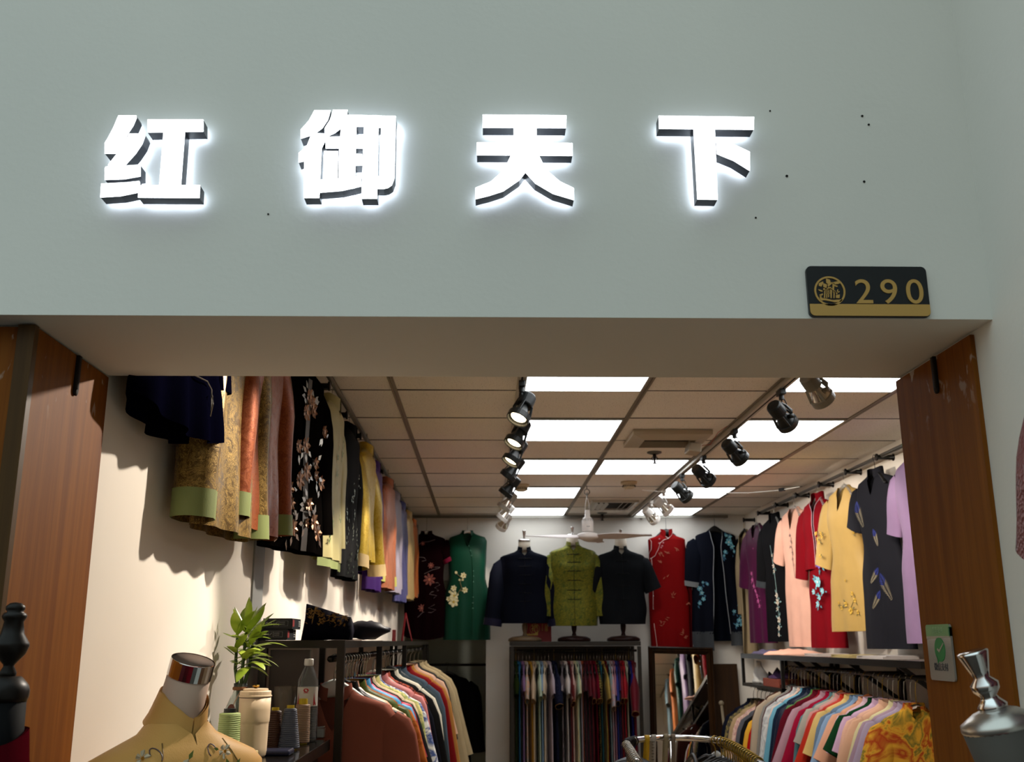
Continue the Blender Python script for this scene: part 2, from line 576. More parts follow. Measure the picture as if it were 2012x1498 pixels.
obj('plate', MB().prism(rrect(0, 0, pw, ph, .009), pf, -.006, 0), M_PLATE, plate)
obj('gold_band', MB().prism(rrect(.0015, .0015, pw-.0005, ph*.245, .008, corners=(0, 0, 1, 1)), pf, -.0075, -.006), M_PGOLD, plate)
def pp(x, y):   # point of the zoomed plate view -> local plate
    p = at(1570+x/7.186, 500+y/7.186, 'Y', PY-.008)
    return Vector((p.x-px0, 0, p.z-pz0))
for i, (ch, x) in enumerate((('2', 925), ('9', 1283), ('0', 1645))):
    a, c = pp(x, 362), pp(x, 722)
    text('numeral', ch, (a.z-c.z)*1.36, M_PGOLD, plate, ((a.x+c.x)/2, -.0068, (a.z+c.z)/2+.0005), (PI/2, 0, 0), .0007, 1.06, .0001)
em = MB()
o_, R0 = pp(442, 512), (pp(660, 512).x-pp(222, 512).x)/2
ring = []
for i in range(40):
    a = 2*PI*i/40
    ring.append((math.cos(a), math.sin(a)))
em.rings([[Vector((o_.x+R0*k*c, y, o_.z+R0*k*s)) for c, s in ring] for k, y in ((1, -.006), (1, -.0075), (.885, -.0075), (.885, -.006))])
SEAL = [[(385, 335), (440, 350), (455, 395), (420, 420), (392, 395)], [(285, 400), (345, 375), (350, 400), (320, 450), (285, 440)],
        [(345, 400), (400, 420), (395, 470), (350, 455)], [(405, 425), (470, 385), (480, 400), (420, 450)], [(478, 390), (555, 372), (585, 400), (560, 412), (500, 420)],
        [(480, 400), (505, 400), (500, 500), (478, 500)], [(505, 425), (555, 440), (545, 455), (505, 445)], [(410, 455), (460, 455), (455, 485), (415, 485)],
        [(350, 470), (395, 480), (390, 500), (350, 495)], [(280, 485), (325, 500), (345, 515), (320, 522), (285, 505)], [(290, 565), (340, 545), (345, 565), (310, 585)],
        [(300, 575), (325, 575), (320, 605), (350, 612), (300, 618)], [(365, 505), (380, 505), (375, 610), (358, 610)], [(395, 500), (408, 500), (405, 610), (390, 610)],
        [(420, 500), (432, 500), (430, 600), (418, 600)], [(395, 540), (440, 535), (440, 548), (395, 553)], [(445, 490), (470, 500), (468, 610), (452, 612)],
        [(485, 515), (520, 505), (520, 522), (485, 532)], [(495, 500), (510, 500), (508, 612), (492, 612)], [(525, 530), (578, 512), (580, 526), (530, 545)],
        [(548, 488), (562, 490), (545, 560), (530, 560)], [(528, 570), (582, 560), (578, 612), (528, 612)], [(370, 480), (480, 470), (480, 484), (370, 494)],
        [(285, 615), (380, 617), (480, 640), (625, 628), (600, 662), (520, 672), (440, 655), (360, 640), (315, 650)]]
for q in SEAL:
    em.prism([(pp(*p).x, pp(*p).z) for p in q], pf, -.0075, -.006)
obj('seal_emblem', em, M_PGOLD, plate)

# ------------------------------------------------------------------ ceiling lights
M_DIFF = plain('light_diffuser', '#ffffff', .5, emit='#f6fbff', es=5.2)
M_ALU = plain('white_frame', '#b9b7b0', .4, .2)
rows = {'A': (.156, .724), 'B': (1.300, 1.878), 'C': (.724, 1.300)}
lights = [('A', -1), ('A', 1), ('A', 3), ('A', 5), ('A', 7), ('B', -1), ('B', 1), ('B', 3), ('B', 5), ('B', 7), ('C', 3)]
ordn = {-1: 'nearest the shop front', 1: 'second from the shop front', 3: 'third from the shop front', 5: 'fourth from the shop front', 7: 'touching the back wall'}
for c, i in lights:
    x0, x1 = rows[c]
    y0 = 4.449+.5845*i
    y1 = min(y0+.5845, YB-.03)
    x0, x1, y0, y1 = x0+.016, x1-.014, y0+.008, y1-.012
    lab = {'A': 'lit ceiling panel along the jacket-side track, ', 'B': 'lit ceiling panel along the dress-side track, ', 'C': 'lit square ceiling panel between both tracks beside a sprinkler, '}[c] + ordn[i]
    if c == 'C':
        lab = 'lone lit square ceiling panel between both spotlight tracks beside the sprinkler'
    t = thing('ceiling_light', lab, 'ceiling light', ((x0+x1)/2, (y0+y1)/2, ZC), group='square ceiling panels')
    hx, hy = (x1-x0)/2, (y1-y0)/2
    fr = MB()
    for a, b_ in (((-hx, -hy), (hx, -hy+.008)), ((-hx, hy-.008), (hx, hy)), ((-hx, -hy+.008), (-hx+.008, hy-.008)), ((hx-.008, -hy+.008), (hx, hy-.008))):
        fr.box((a[0], a[1], -.009), (b_[0], b_[1], 0))
    obj('frame', fr, M_ALU, t)
    obj('diffuser', MB().box((-hx+.008, -hy+.008, -.007), (hx-.008, hy-.008, -.001)), M_DIFF, t)

# ------------------------------------------------------------------ tracks and spotlights
M_TRACK = plain('track_white', '#b7b1a4', .4, .1)
for nm, x in (('lamp_track', .156), ('lamp_track', 1.318)):
    t = MB()
    t.box((x-.017, 2.2, ZC-.026), (x+.017, YB-.05, ZC-.001))
    t.cur = 1
    t.box((x-.004, 2.2, ZC-.0268), (x+.004, YB-.05, ZC-.0255))
    o = obj(nm, t, [M_TRACK, M_GROOVE])
    tag(o, 'pale lamp track on the ceiling carrying the spots aimed at the ' + ('brocade jackets' if x < 1 else 'long dresses'), 'lamp track')
M_LENS = plain('lamp_lens', '#ffffff', .3, emit='#ffe2b0', es=14)
M_LENSW = plain('lamp_lens_cool', '#ffffff', .3, emit='#fff3e2', es=14)
M_LOFF = plain('lamp_lens_dim', '#b98b52', .3, emit='#ffc070', es=1.0)
M_SPB = plain('spot_black', '#1b1d1c', .38, .2)
M_SPW = plain('spot_white', '#cfcbc4', .4)
M_SPG = plain('spot_grey', '#8a8376', .42)
M_REFL = plain('reflector', '#cfc7b8', .2, .9)
def aim_rot(d):
    return Vector(d).to_track_quat('-Z', 'Y').to_matrix().to_4x4()
def spotlight(x, y, target, mat, lens, label, watts=40, col=(1, .80, .55), size=88, blend=.35):
    t = thing('track_spotlight', label, 'spotlight', (x, y, ZC-.026), group='track spotlights')
    piv = Vector((0, 0, -.125))
    d = (Vector(target)-(Vector((x, y, ZC-.026))+piv)).normalized()
    M = Matrix.Translation(piv) @ aim_rot(d)
    ad = MB().cbox((0, 0, -.012), (.026, .07, .024))
    ad.lathe([(.012, -.045), (.012, -.022)], 10)
    obj('adapter', ad, mat, t, bevel=.002)
    # yoke arm down the side of the head
    side = M.to_3x3() @ Vector((1, 0, 0))
    ar = MB()
    ar.tube([(0, 0, -.04), Vector((0, 0, -.06)), side*.02+Vector((0, 0, -.075)), side*.046+Vector((0, 0, -.1)), side*.047+piv], .0065, 8)
    ar.tube([side*.03+piv, side*.053+piv], .010, 10)
    obj('arm', ar, mat, t, smooth=True)
    ca = MB()
    ca.tube([(.008, 0, -.03), (.03, .03, -.055), (.02, .035, -.085), M @ Vector((0, 0, .07))], .0028, 6)
    obj('cable', ca, M_BLKP if mat is M_SPB else M_SPW, t, smooth=True)
    hs = MB()
    hs.lathe([(.004, .088), (.030, .086), (.034, .08), (.035, .03), (.033, .026)], 22, M)
    for k in range(8):
        hs.lathe([(.0363, .076-.006*k), (.0363, .0735-.006*k)], 22, M, cap=False)
    for a in (.5, 2.2, 3.9, 5.4):
        c, s = math.cos(a), math.sin(a)
        hs.bar(M @ Vector((.034*c, .034*s, .03)), M @ Vector((.046*c, .046*s, -.03)), .011, .004)
    obj('housing', hs, mat, t, smooth=False)
    bl = MB().lathe([(.020, .03), (.024, .012), (.036, -.015), (.043, -.03)], 22, M, cap=False)
    obj('reflector', bl, M_REFL if mat is not M_SPB else M_SPB, t, smooth=True)
    rg = MB().lathe([(.044, -.024), (.0495, -.026), (.0495, -.052), (.0465, -.055), (.0445, -.050), (.044, -.034)], 26, M, cap=False)
    obj('front_ring', rg, mat, t, smooth=False)
    le = MB().lathe([(.034, -.036), (.034, -.039), (.02, -.042), (.001, -.043)], 22, M)
    obj('lens', le, lens, t, smooth=True)
    if watts:
        ld = bpy.data.lights.new('spot_lamp', 'SPOT')
        ld.energy, ld.color, ld.spot_size, ld.spot_blend, ld.shadow_soft_size = watts, col, math.radians(size), blend, .022
        lo = bpy.data.objects.new('spot_lamp', ld)
        lo.matrix_local = Matrix.Translation(M @ Vector((0, 0, -.06))) @ aim_rot(d)
        link(lo, t)
    return t
WARM = (1, .89, .76)
LS = [(3.05, (-.72, 1.8, 1.0), M_SPB, M_LENS, 'black track spot hidden deepest behind the header, aimed at the wooden jamb', 46),
      (4.2, (-.66, 3.4, .75), M_SPB, M_LENS, 'big black track spot nearest the shop front in the row over the jackets', 34),
      (4.75, (-.7, 4.2, .9), M_SPB, M_LENS, 'second black track spot in the row over the jackets, warm lens glowing', 26),
      (5.25, (-.75, 4.9, 1.1), M_SPB, M_LENS, 'third black track spot in the row over the jackets, tipped sideways', 20),
      (5.75, (-.75, 5.9, 1.4), M_SPB, M_LOFF, 'fourth black track spot in the row over the jackets, lens turned away', 16),
      (6.45, (-.75, 6.7, 1.4), M_SPB, M_LENSW, 'fifth black track spot in the row over the jackets, just before the grey one', 22),
      (7.15, (-.75, 7.3, 1.4), M_SPG, M_LENS, 'grey track spot between the black ones and the white ones over the jackets', 16),
      (7.8, (-.75, 8.0, 1.5), M_SPW, M_LENS, 'white track spot just behind the grey one over the jackets', 10),
      (8.45, (-.4, 9.0, 1.8), M_SPW, M_LENS, 'white track spot nearest the back wall in the row over the jackets', 5)]
for y, tg, mt, ln_, lab, wt in LS:
    spotlight(.156, y, tg, mt, ln_, lab, wt*2.5, WARM, 76)
RS = [(3.85, (2.3, 4.6, 1.6), M_SPG, M_LENS, 'grey track spot cut by the header edge in the row facing the dresses', 22),
      (4.33, (2.3, 5.2, 1.75), M_SPB, M_LENS, 'black track spot with amber lens, first black one facing the dresses', 26),
      (5.2, (2.3, 5.9, 1.75), M_SPB, M_LOFF, 'second black track spot in the row facing the dresses', 22),
      (5.98, (2.3, 6.6, 1.8), M_SPB, M_LOFF, 'third black track spot facing the dresses, dark against a lit panel', 20),
      (6.66, (2.3, 7.2, 1.75), M_SPB, M_LOFF, 'last black track spot facing the dresses, bright reflector showing', 18),
      (7.38, (2.3, 7.7, 1.7), M_SPW, M_LENSW, 'first white track spot in the row facing the dresses', 10),
      (7.96, (2.2, 8.6, 1.8), M_SPW, M_LENSW, 'white track spot nearest the back wall, above the red dress', 5)]
for y, tg, mt, ln_, lab, wt in RS:
    spotlight(1.318, y, tg, mt, ln_, lab, wt*1.7, (1, .89, .76))

# ------------------------------------------------------------------ ceiling fittings
M_VENT = plain('vent_paint', '#b3a690', .5)
def frame_ring(mb, x0, y0, x1, y1, w, z0, z1, inn=0):
    mb.box((x0, y0, z0), (x1, y0+w, z1))
    mb.box((x0, y1-w, z0), (x1, y1, z1))
    mb.box((x0, y0+w, z0), (x0+w, y1-w, z1))
    mb.box((x1-w, y0+w, z0), (x1, y1-w, z1))
t = thing('air_vent', 'open air vent box in the ceiling with a sagging tile above it', 'air vent', (1.012, 5.5, ZC))
f = MB()
for (p, q) in (((-.215, -.2), (.215, -.2)), ((.215, -.2), (.215, .2)), ((.215, .2), (-.215, .2)), ((-.215, .2), (-.215, -.2))):
    i0, i1 = (p[0]*.66, p[1]*.55), (q[0]*.66, q[1]*.55)
    f.add([(p[0], p[1], -.028), (q[0], q[1], -.028), (i1[0], i1[1], -.045), (i0[0], i0[1], -.045), (p[0], p[1], -.002), (q[0], q[1], -.002), (i1[0], i1[1], -.006), (i0[0], i0[1], -.006)],
          [(0, 1, 2, 3), (0, 4, 5, 1), (3, 2, 6, 7), (4, 7, 6, 5)])
obj('frame', f, M_VENT, t)
obj('duct', MB().box((-.142, -.11, -.008), (.142, .11, -.003)), plain('duct_dark', '#2c261e', .8), t)
obj('flap', MB().cbox((.155, .0, -.05), (.07, .13, .05), Matrix.Rotation(.15, 4, 'Y')), M_VENT, t, bevel=.006)
wr = MB().tube([(.17, -.02, -.06), (.21, -.15, -.075), (.23, -.25, -.03), (.27, -.3, -.005)], .0015, 5)
obj('red_wire', wr, plain('red_wire', '#b23b32', .5), t)
t = thing('air_diffuser', 'four-way air diffuser with white louvres near the back wall', 'air diffuser', (1.055, 8.36, ZC))
f = MB()
frame_ring(f, -.19, -.26, .19, .26, .03, -.02, -.001)
obj('frame', f, M_TRACK, t)
for k in range(8):
    x = -.145+.29*k/7
    if 3 <= k <= 4:
        continue
    o = obj('louvre', MB().cbox((0, 0, 0), (.03, .44, .003), Matrix.Rotation(.7 if k < 3 else -.7, 4, 'Y')), M_TRACK, t, loc=(x, 0, -.02))
obj('duct', MB().box((-.16, -.23, -.006), (.16, .23, -.002)), plain('duct_dark', '#2c261e', .8), t)
def sprinkler(x, y, lab):
    t = thing('sprinkler', lab, 'sprinkler', (x, y, ZC), group='ceiling sprinklers')
    obj('escutcheon', MB().lathe([(.045, -.001), (.043, -.008), (.02, -.016), (.012, -.016)], 18), M_GREYT, t, smooth=True)
    q = MB().lathe([(.010, -.014), (.012, -.03), (.008, -.045), (.004, -.06), (.003, -.07)], 12)
    q.tube([(-.014, 0, -.03), (-.018, 0, -.045), (0, 0, -.068)], .0025, 6)
    q.tube([(.014, 0, -.03), (.018, 0, -.045), (0, 0, -.068)], .0025, 6)
    q.lathe([(.016, -.068), (.016, -.071)], 12)
    obj('sprinkler_head', q, M_DKMET, t, smooth=True)
sprinkler(1.022, 5.98, 'metal fire sprinkler between the air vent and the lone ceiling panel')
sprinkler(1.039, 8.93, 'dark fire sprinkler near the back wall behind the air diffuser')
def detector(x, y, lab, leg):
    t = thing('smoke_detector', lab, 'smoke detector', (x, y, ZC), group='smoke detectors')
    pc = plain('aged_plastic', '#cdbd9c', .5)
    obj('base', MB().lathe([(.058, -.001), (.058, -.016), (.05, -.02)], 22), pc, t, smooth=True)
    q = MB().lathe([(.045, -.018), (.045, -.042), (.03, -.05), (.001, -.05)], 22)
    obj('sensor_head', q, pc, t, smooth=True)
    q = MB()
    for k in range(22):
        a = 2*PI*k/22
        q.cbox((.0455*math.cos(a), .0455*math.sin(a), -.034), (.005, .005, .012))
    obj('grille', q, M_GROOVE, t)
    if leg:
        obj('indicator', MB().tube([(-.01, -.04, -.035), (-.04, -.06, -.07)], .003, 6), pc, t)
detector(1.03, 7.15, 'cream smoke detector on the ceiling between the fan and the sprinkler', True)
detector(.262, 7.28, 'pale round detector beside the black spots, edge of the fourth lit panel', False)

# hanging fan
fx, fy = .745, 7.33
t = thing('ceiling_fan', 'small white fan hanging by a hook in front of the mannequin jackets', 'fan', (fx, fy, ZC))
z = lambda v: at(1150, v, 'Y', fy).z-ZC
hk = MB()
hk.tube([(0, 0, 0), (0, 0, z(962))], .003, 6)
for zc_, ax in ((z(967), 0), (z(973), 1)):
    hk.tube([((.02*math.cos(a) if ax == 0 else 0), (.02*math.cos(a) if ax else 0), zc_+.02*math.sin(a)) for a in [2*PI*i/14 for i in range(15)]], .003, 6)
obj('hook', hk, M_GREYT, t, smooth=True)
cd = MB()
for s in (-1, 1):
    cd.tube([(0, 0, z(975)), (s*.012, 0, z(990)), (s*.016, 0, z(1004))], .003, 6)
obj('cord', cd, M_WHTP, t, smooth=True)
mo = MB().lathe([(.004, z(1002)), (.016, z(1003)), (.019, z(1007)), (.02, z(1016)), (.034, z(1019)), (.041, z(1023)), (.042, z(1045)), (.035, z(1046))], 24)
obj('motor_housing', mo, plain('fan_white', '#d6d0ca', .4), t, smooth=True)
sl_ = MB()
for k in range(16):
    a = 2*PI*k/16
    sl_.cbox((0, 0, 0), (.004, .003, .02), Matrix.Translation((.0395*math.cos(a), .0395*math.sin(a), z(1022.5))) @ Matrix.Rotation(a, 4, 'Z'))
obj('cooling_slot', sl_, plain('slot_grey', '#7d7872', .7), t)
hb = MB().lathe([(.03, z(1046)), (.075, z(1050)), (.078, z(1053)), (.076, z(1058)), (.045, z(1061)), (.03, z(1063.5)), (.002, z(1064))], 28)
obj('hub', hb, plain('fan_white', '#d6d0ca', .4), t, smooth=True)
for k, a in enumerate((3.20, -.22, 1.25)):
    bl = MB()
    R = []
    for i in range(12):
        x = .06+.40*i/11
        w = .028+.03*math.sin(PI*min(1, i/9))*(1 if i < 11 else .6)
        tw = .35-.25*i/11
        R.append([Vector((x, -w*math.cos(tw), z(1053)-.006+w*math.sin(tw)+.003)), Vector((x, w*math.cos(tw), z(1053)-.006-w*math.sin(tw)+.003)),
                  Vector((x, w*math.cos(tw), z(1053)-.006-w*math.sin(tw)-.003)), Vector((x, -w*math.cos(tw), z(1053)-.006+w*math.sin(tw)-.003))])
    bl.rings(R, True, True, True)
    obj('blade', bl, plain('fan_blade', '#c9c0bd', .45), t, rot=(0, 0, a), smooth=False)
q = MB()
for k in range(6):
    q.cbox((-.010+.004*k, -.0418, z(1036)), (.003, .001, .005))
obj('maker_mark', q, plain('grey_ink', '#77736e', .6), t)
# white cable strung under the ceiling
q = MB()
pts = [at(1262, 964, 'Z', 2.64), at(1310, 967, 'Z', 2.62), at(1400, 969, 'Z', 2.6), at(1470, 969, 'Z', 2.6), at(1530, 964, 'Z', 2.6), at(1571, 957, 'Z', 2.6)]
pts[-1].x = min(pts[-1].x, WX1-.01)
q.tube(pts, .003, 6)
cb = obj('power_cable', q, M_WHTP, smooth=True)
tag(cb, 'thin white cable strung across the ceiling to the dress wall', 'cable')
obj('connector', MB().bar(at(1532, 963.5, 'Z', 2.6), at(1541, 962, 'Z', 2.6), .022), M_BLKP, cb)

# ------------------------------------------------------------------ hanging rails and wall pegs
q = MB().tube([(-.655, 2.3, 2.683), (-.655, 9.04, 2.683)], .0125, 12)
tag(obj('clothes_rail', q, M_GREYT, smooth=True), 'long steel tube rail under the ceiling above the brocade jackets', 'rail')
a, c = at(1777, 876, 'X', 2.29), at(1494, 1007, 'X', 2.29)
zr = (a.z+c.z)/2
q = MB().tube([(2.29, 2.3, zr), (2.29, c.y, zr)], .0125, 12)
q.cur = 1
q.tube([(2.29, a.y-.03, zr), (2.29, a.y+.0, zr)], .014, 12)
tag(obj('clothes_rail', q, [M_GREYT, plain('green_tape', '#2f8a64', .5)], smooth=True), 'long steel tube rail above the row of dresses on the side wall', 'rail')
q = MB().box((-.7, 9.0, 2.672), (2.178, 9.03, 2.697))
q.box((-.7, 9.03, 2.675), (-.68, YB, 2.69))
q.box((1.4, 9.03, 2.675), (1.42, YB, 2.69))
q.box((2.16, 9.03, 2.675), (2.178, YB, 2.69))
tag(obj('clothes_rail', q, M_GREYT), 'flat grey rail along the top of the back wall', 'rail')
def peg(x, y, zz, s, lab):
    """black spool-shaped wall peg; s = +1 sticks out towards +x"""
    M = Matrix.Translation((x, y, zz)) @ Matrix.Rotation(s*PI/2, 4, 'Y')
    q = MB().lathe([(.021, 0), (.021, .005), (.0135, .007), (.0135, .093), (.021, .096), (.021, .102), (.019, .104)], 14, M)
    tag(obj('wall_peg', q, M_BLACK, smooth=True), lab, 'wall peg', 'black wall pegs')
# ------------------------------------------------------------------ garments
def lerp_tab(tab, x):
    for (x0, y0), (x1, y1) in zip(tab, tab[1:]):
        if x <= x1:
            t = max(0, min(1, (x-x0)/(x1-x0) if x1 > x0 else 1))
            t = t*t*(3-2*t)
            return y0+(y1-y0)*t
    return tab[-1][1]
class G:
    """shape of one garment; x across, -y front, z down from the collar seat"""
    def __init__(s, ln=.9, sh=.2, drop=.055, nk=.065, bust=.205, waist=.18, hem=.23, wz=.38, hz=.55, d=.05, vd=.05, vw=None, op=None, folds=4, famp=.012, arc=.0, dh=None, d0=.022, d1=.04):
        s.__dict__.update(locals())
        hz = min(hz, ln*.8)
        wz = min(wz, hz-.05)
        s.W = [(0, nk), (drop, sh), (.20, bust), (wz, waist), (hz, (waist+hem)/2+.015), (ln, hem)]
        s.D = [(0, d0), (drop, min(d1, d)), (.18, d), (wz, d*.85), (ln, d if dh is None else dh)]
        s.ph = random.random()*6
    def hw(s, z): return lerp_tab(s.W, -z)
    def dep(s, z): return lerp_tab(s.D, -z)
    def inner(s, z):
        q = -z
        vw = s.vw or s.nk
        e = 0
        if q < s.vd:
            e = vw*(1-(q/s.vd))**.8 if s.vd > 0 else 0
        if s.op:
            e = max(e, lerp_tab([(0, s.nk)]+list(s.op), q))
        return min(e, s.hw(z)*.97)
    def yf(s, x, z):
        hw = s.hw(z)
        t = max(-1, min(1, x/hw))
        k = max(0, 1-abs(t)**3)
        r = max(0, (-z-.25)/(s.ln-.25))
        return -s.dep(z)*k**.6 + s.famp*r*math.sin(s.folds*PI*t+s.ph)*k
    def yb(s, x, z):
        hw = s.hw(z)
        t = max(-1, min(1, x/hw))
        k = max(0, 1-abs(t)**3)
        r = max(0, (-z-.25)/(s.ln-.25))
        return s.dep(z)*.7*k**.6 + s.famp*r*math.sin(s.folds*PI*t+s.ph+1)*k
    def body(s, nx=8, rows=26):
        mb = MB()
        zs = [-s.drop*i/4 for i in range(4)]
        vz = sorted(set([round(s.drop+(s.vd-s.drop)*i/4, 4) for i in range(1, 5)])) if s.vd > s.drop else []
        zs += [-q for q in vz]
        z0 = -zs[-1] if vz else s.drop
        n = max(6, int(rows*(s.ln-z0)/s.ln))
        zs += [-(z0+(s.ln-z0)*i/n) for i in range(n+1)][(1 if vz else 0):]
        def zz(x, z):
            r = max(0, (-z-.4*s.ln)/(.6*s.ln))
            return z - s.arc*r*(1-(x/s.hw(z))**2)
        for sg in (-1, 1):
            R = []
            for z in zs:
                xi, xo = s.inner(z), s.hw(z)
                R.append([Vector((sg*x, s.yf(sg*x, z), zz(x, z))) for x in [xi+(xo-xi)*j/nx for j in range(nx+1)]])
            mb.rings(R, False)
        R = []
        for z in zs:
            xo = s.hw(z)
            R.append([Vector((x, s.yb(x, z), zz(x, z)+(.012*(1-(x/xo)**2) if z == 0 else 0))) for x in [-xo+2*xo*j/(2*nx) for j in range(2*nx+1)]])
        mb.rings(R, False)
        return mb
def sleeve_mesh(g, sg, sl, sa=12, r0=.085, r1=.07, dy=.035, fwd=0, inset=.03, bend=0, t0=0, t1=1, grow=0, n=14, x0=None, zoff=-.045):
    """flattened tube from the shoulder point; sa = degrees away from vertical"""
    x = sg*(g.sh-inset)
    P = [Vector((x, 0, -g.drop+zoff))]
    K = 9
    a0 = max(58, sa)
    L = 0
    for k in range(1, K+1):
        t = k/K
        a = math.radians(sa + (a0-sa)*max(0, 1-t*3.2) - bend*t)
        st = sl/K
        p = P[-1]+Vector((sg*math.sin(a)*st, -fwd*st, -math.cos(a)*st))
        P.append(p)
    mb = MB()
    R = []
    ks = [k for k in range(K+1) if t0*K-1e-6 <= k <= t1*K+1e-6]
    for k in ks:
        t = k/K
        a, b = P[max(k-1, 0)], P[min(k+1, K)]
        d = (b-a).normalized()
        u = Vector((0, 1, 0)).cross(d).normalized()
        w = d.cross(u)
        r = r0+(r1-r0)*min(1, t*1.3)
        if k == 0:
            r = r0*.75
        dd = dy*(.5+.5*min(1, t*3))+.004*math.sin(6*t+sg)
        r, dd = r+grow, dd+grow
        R.append([p for p in [P[k]+u*r*math.cos(2*PI*i/n)+Vector((0, 1, 0))*dd*math.sin(2*PI*i/n)*(1+.12*math.sin(3*2*PI*i/n+g.ph)) for i in range(n)]])
    mb.rings(R, True, k == 0 and False, False)
    return mb, P
def collar_mesh(g, h=.042, gap=.4, tilt=0, flare=.0, k=1.0, thick=.003):
    mb = MB()
    n = 26
    Mt = Matrix.Rotation(tilt, 4, 'X')
    for off in (0, -thick):
        R = []
        for j in range(4):
            z = -.008+h*j/3
            ring = []
            for i in range(n+1):
                a = -PI/2+gap*.5+(2*PI-gap)*i/n
                hh = z-(.012 if 1 else 0)*(1-abs(math.sin(a*.5+PI/4)))*0
                front = max(0, -math.sin(a))
                zz = z - .03*front*(1-j/3*.4)
                rx, ry = (g.nk*k+flare*j/3+off)*(1-.12*j/3), (max(.028, g.dep(-.05)*1.0)*k+flare*j/3+off)
                ring.append(Mt @ Vector((rx*math.cos(a), ry*math.sin(a), zz)))
            R.append(ring)
        mb.rings(R, False)
    return mb
def flower(mb, c, r, n=5, y=-.004, ph=0, core=1, pw=1):
    """raised embroidered blossom in the x-z plane around c=(x,y,z); petal faces use index cur, core cur+1"""
    k0 = mb.cur
    for i in range(n):
        a = ph+2*PI*i/n
        d, e = Vector((math.cos(a), 0, math.sin(a))), Vector((-math.sin(a), 0, math.cos(a)))
        P = [c+Vector((0, y, 0))+d*r*q+e*r*w for q, w in ((.12, 0), (.45, .3*pw), (.8, .32*pw), (1.05, 0), (.8, -.32*pw), (.45, -.3*pw))]
        P[3].y -= .004
        mb.add(P, [(0, 1, 2, 3), (0, 3, 4, 5)])
    mb.cur = k0+core
    mb.add([c+Vector((.25*r*math.cos(2*PI*i/6), y-.003, .25*r*math.sin(2*PI*i/6))) for i in range(6)], [tuple(range(6))])
    mb.cur = k0
def leaf(mb, c, d, L, w, y=-.004):
    d = Vector((d[0], 0, d[1])).normalized()
    e = Vector((-d.z, 0, d.x))
    mb.add([c+Vector((0, y, 0))+d*L*q+e*w*s for q, s in ((0, 0), (.4, .5), (1, 0), (.4, -.5))], [(0, 1, 2, 3)])
def stem_line(mb, g, pts, r=.0016, y=-.002):
    mb.tube([Vector((x, g.yf(x, z)+y, z)) for x, z in pts], r, 5)
def on_front(g, x, z):
    return Vector((x, g.yf(x, z), z))
NAMES = {}
def garment(kind, label, cat, g, mat, loc, rz, sl=0, sleeve=None, collar=None, cuff=None, group=None, piping=None, lining=None, nx=8, rows=26, tiltx=0):
    root = obj(kind, g.body(nx, rows), mat, None, loc, (tiltx, 0, rz), True, weld=True)
    tag(root, label, cat, group)
    if sl:
        kw0 = dict(sleeve or {})
        spn = kw0.pop('sa_pos', None), kw0.pop('sa_neg', None)
        for sg in (-1, 1):
            kw = dict(kw0)
            a_ = spn[0] if sg > 0 else spn[1]
            if a_ is not None:
                kw['sa'] = a_
            m, P = sleeve_mesh(g, sg, sl, **kw)
            s = obj('sleeve', m, mat, root, smooth=True)
            if cuff:
                t0 = 1-cuff[1]
                m, P = sleeve_mesh(g, sg, sl, t0=t0, grow=.003, **kw)
                c = obj('cuff', m, cuff[0], s, smooth=True)
    if collar is not None:
        c = obj('collar', collar_mesh(g, **collar.get('shape', {})), collar.get('mat', mat), root, smooth=True)
    if piping:
        q = MB()
        for sg in (-1, 1):
            zs = [-piping[2]*i/24 for i in range(25)]
            q.tube([Vector((sg*g.inner(z), g.yf(g.inner(z), z)-.003, z)) for z in zs], piping[1], 5)
        obj('piping', q, piping[0], root, smooth=True)
    return root
def frogs(root, g, zs, w, mat, x=0, r=.0028, knob=True):
    for z in zs:
        q = MB()
        q.tube([on_front(g, x+w*(2*i/6-1), z)+Vector((0, -.004, .002*math.sin(3*i))) for i in range(7)], r, 6)
        if knob:
            q.sphere(on_front(g, x, z)+Vector((0, -.006, 0)), r*1.7, 8, 6)
        obj('frog_button', q, mat, root, smooth=True)
def dots(root, g, pts, r, mat, name='button'):
    for x, z in pts:
        q = MB().sphere(on_front(g, x, z)+Vector((0, -.003, 0)), r, 8, 6)
        obj(name, q, mat, root, smooth=True)
# ------------------------------------------------------------------ hangers
HPROTO = {}
def hanger(loc, rz, body, hook, label, w=.19, drop=.085, hookh=.085, flat=False, thick=.008, group='clothes hangers', tw=0, wr=.0018, R=.017):
    """hook closes over a rail whose axis is local y; loc = top of the shoulder bar"""
    key = (body.name, hook.name, w, drop, hookh, flat, thick, tw, wr)
    if key in HPROTO:
        o = HPROTO[key]
        r = o.copy()
        r.location, r.rotation_euler = loc, (0, 0, rz)
        COL.objects.link(r)
        for c in o.children:
            k = c.copy()
            COL.objects.link(k)
            k.parent = r
        return tag(r, label, 'hanger', group)
    r = thing('clothes_hanger', label, 'hanger', loc, (0, 0, rz), group)
    q = MB()
    pts = [(0, 0, -.012), (0, 0, hookh*.42)]
    cz = hookh-R
    for i in range(12):
        a = math.radians(-70+245*i/11)
        pts.append((R*math.cos(a), 0, cz+R*math.sin(a)))
    q.tube(pts, wr, 6)
    obj('hook', q, hook, r, rot=(0, 0, tw), smooth=True)
    q = MB()
    R_ = []
    for i in range(15):
        t = -1+2*i/14
        x = w*t
        z = -drop*abs(t)**1.5
        hh = .013*(1-.45*abs(t)) if not flat else .03*(1-.6*abs(t))
        th = thick*(1+.6*abs(t))
        R_.append([Vector((x, th*math.cos(2*PI*k/8)+.01*t*t, z+hh*math.sin(2*PI*k/8))) for k in range(8)])
    q.rings(R_, True, True, True)
    obj('shoulder_bar', q, body, r, smooth=True)
    HPROTO[key] = r
    return r
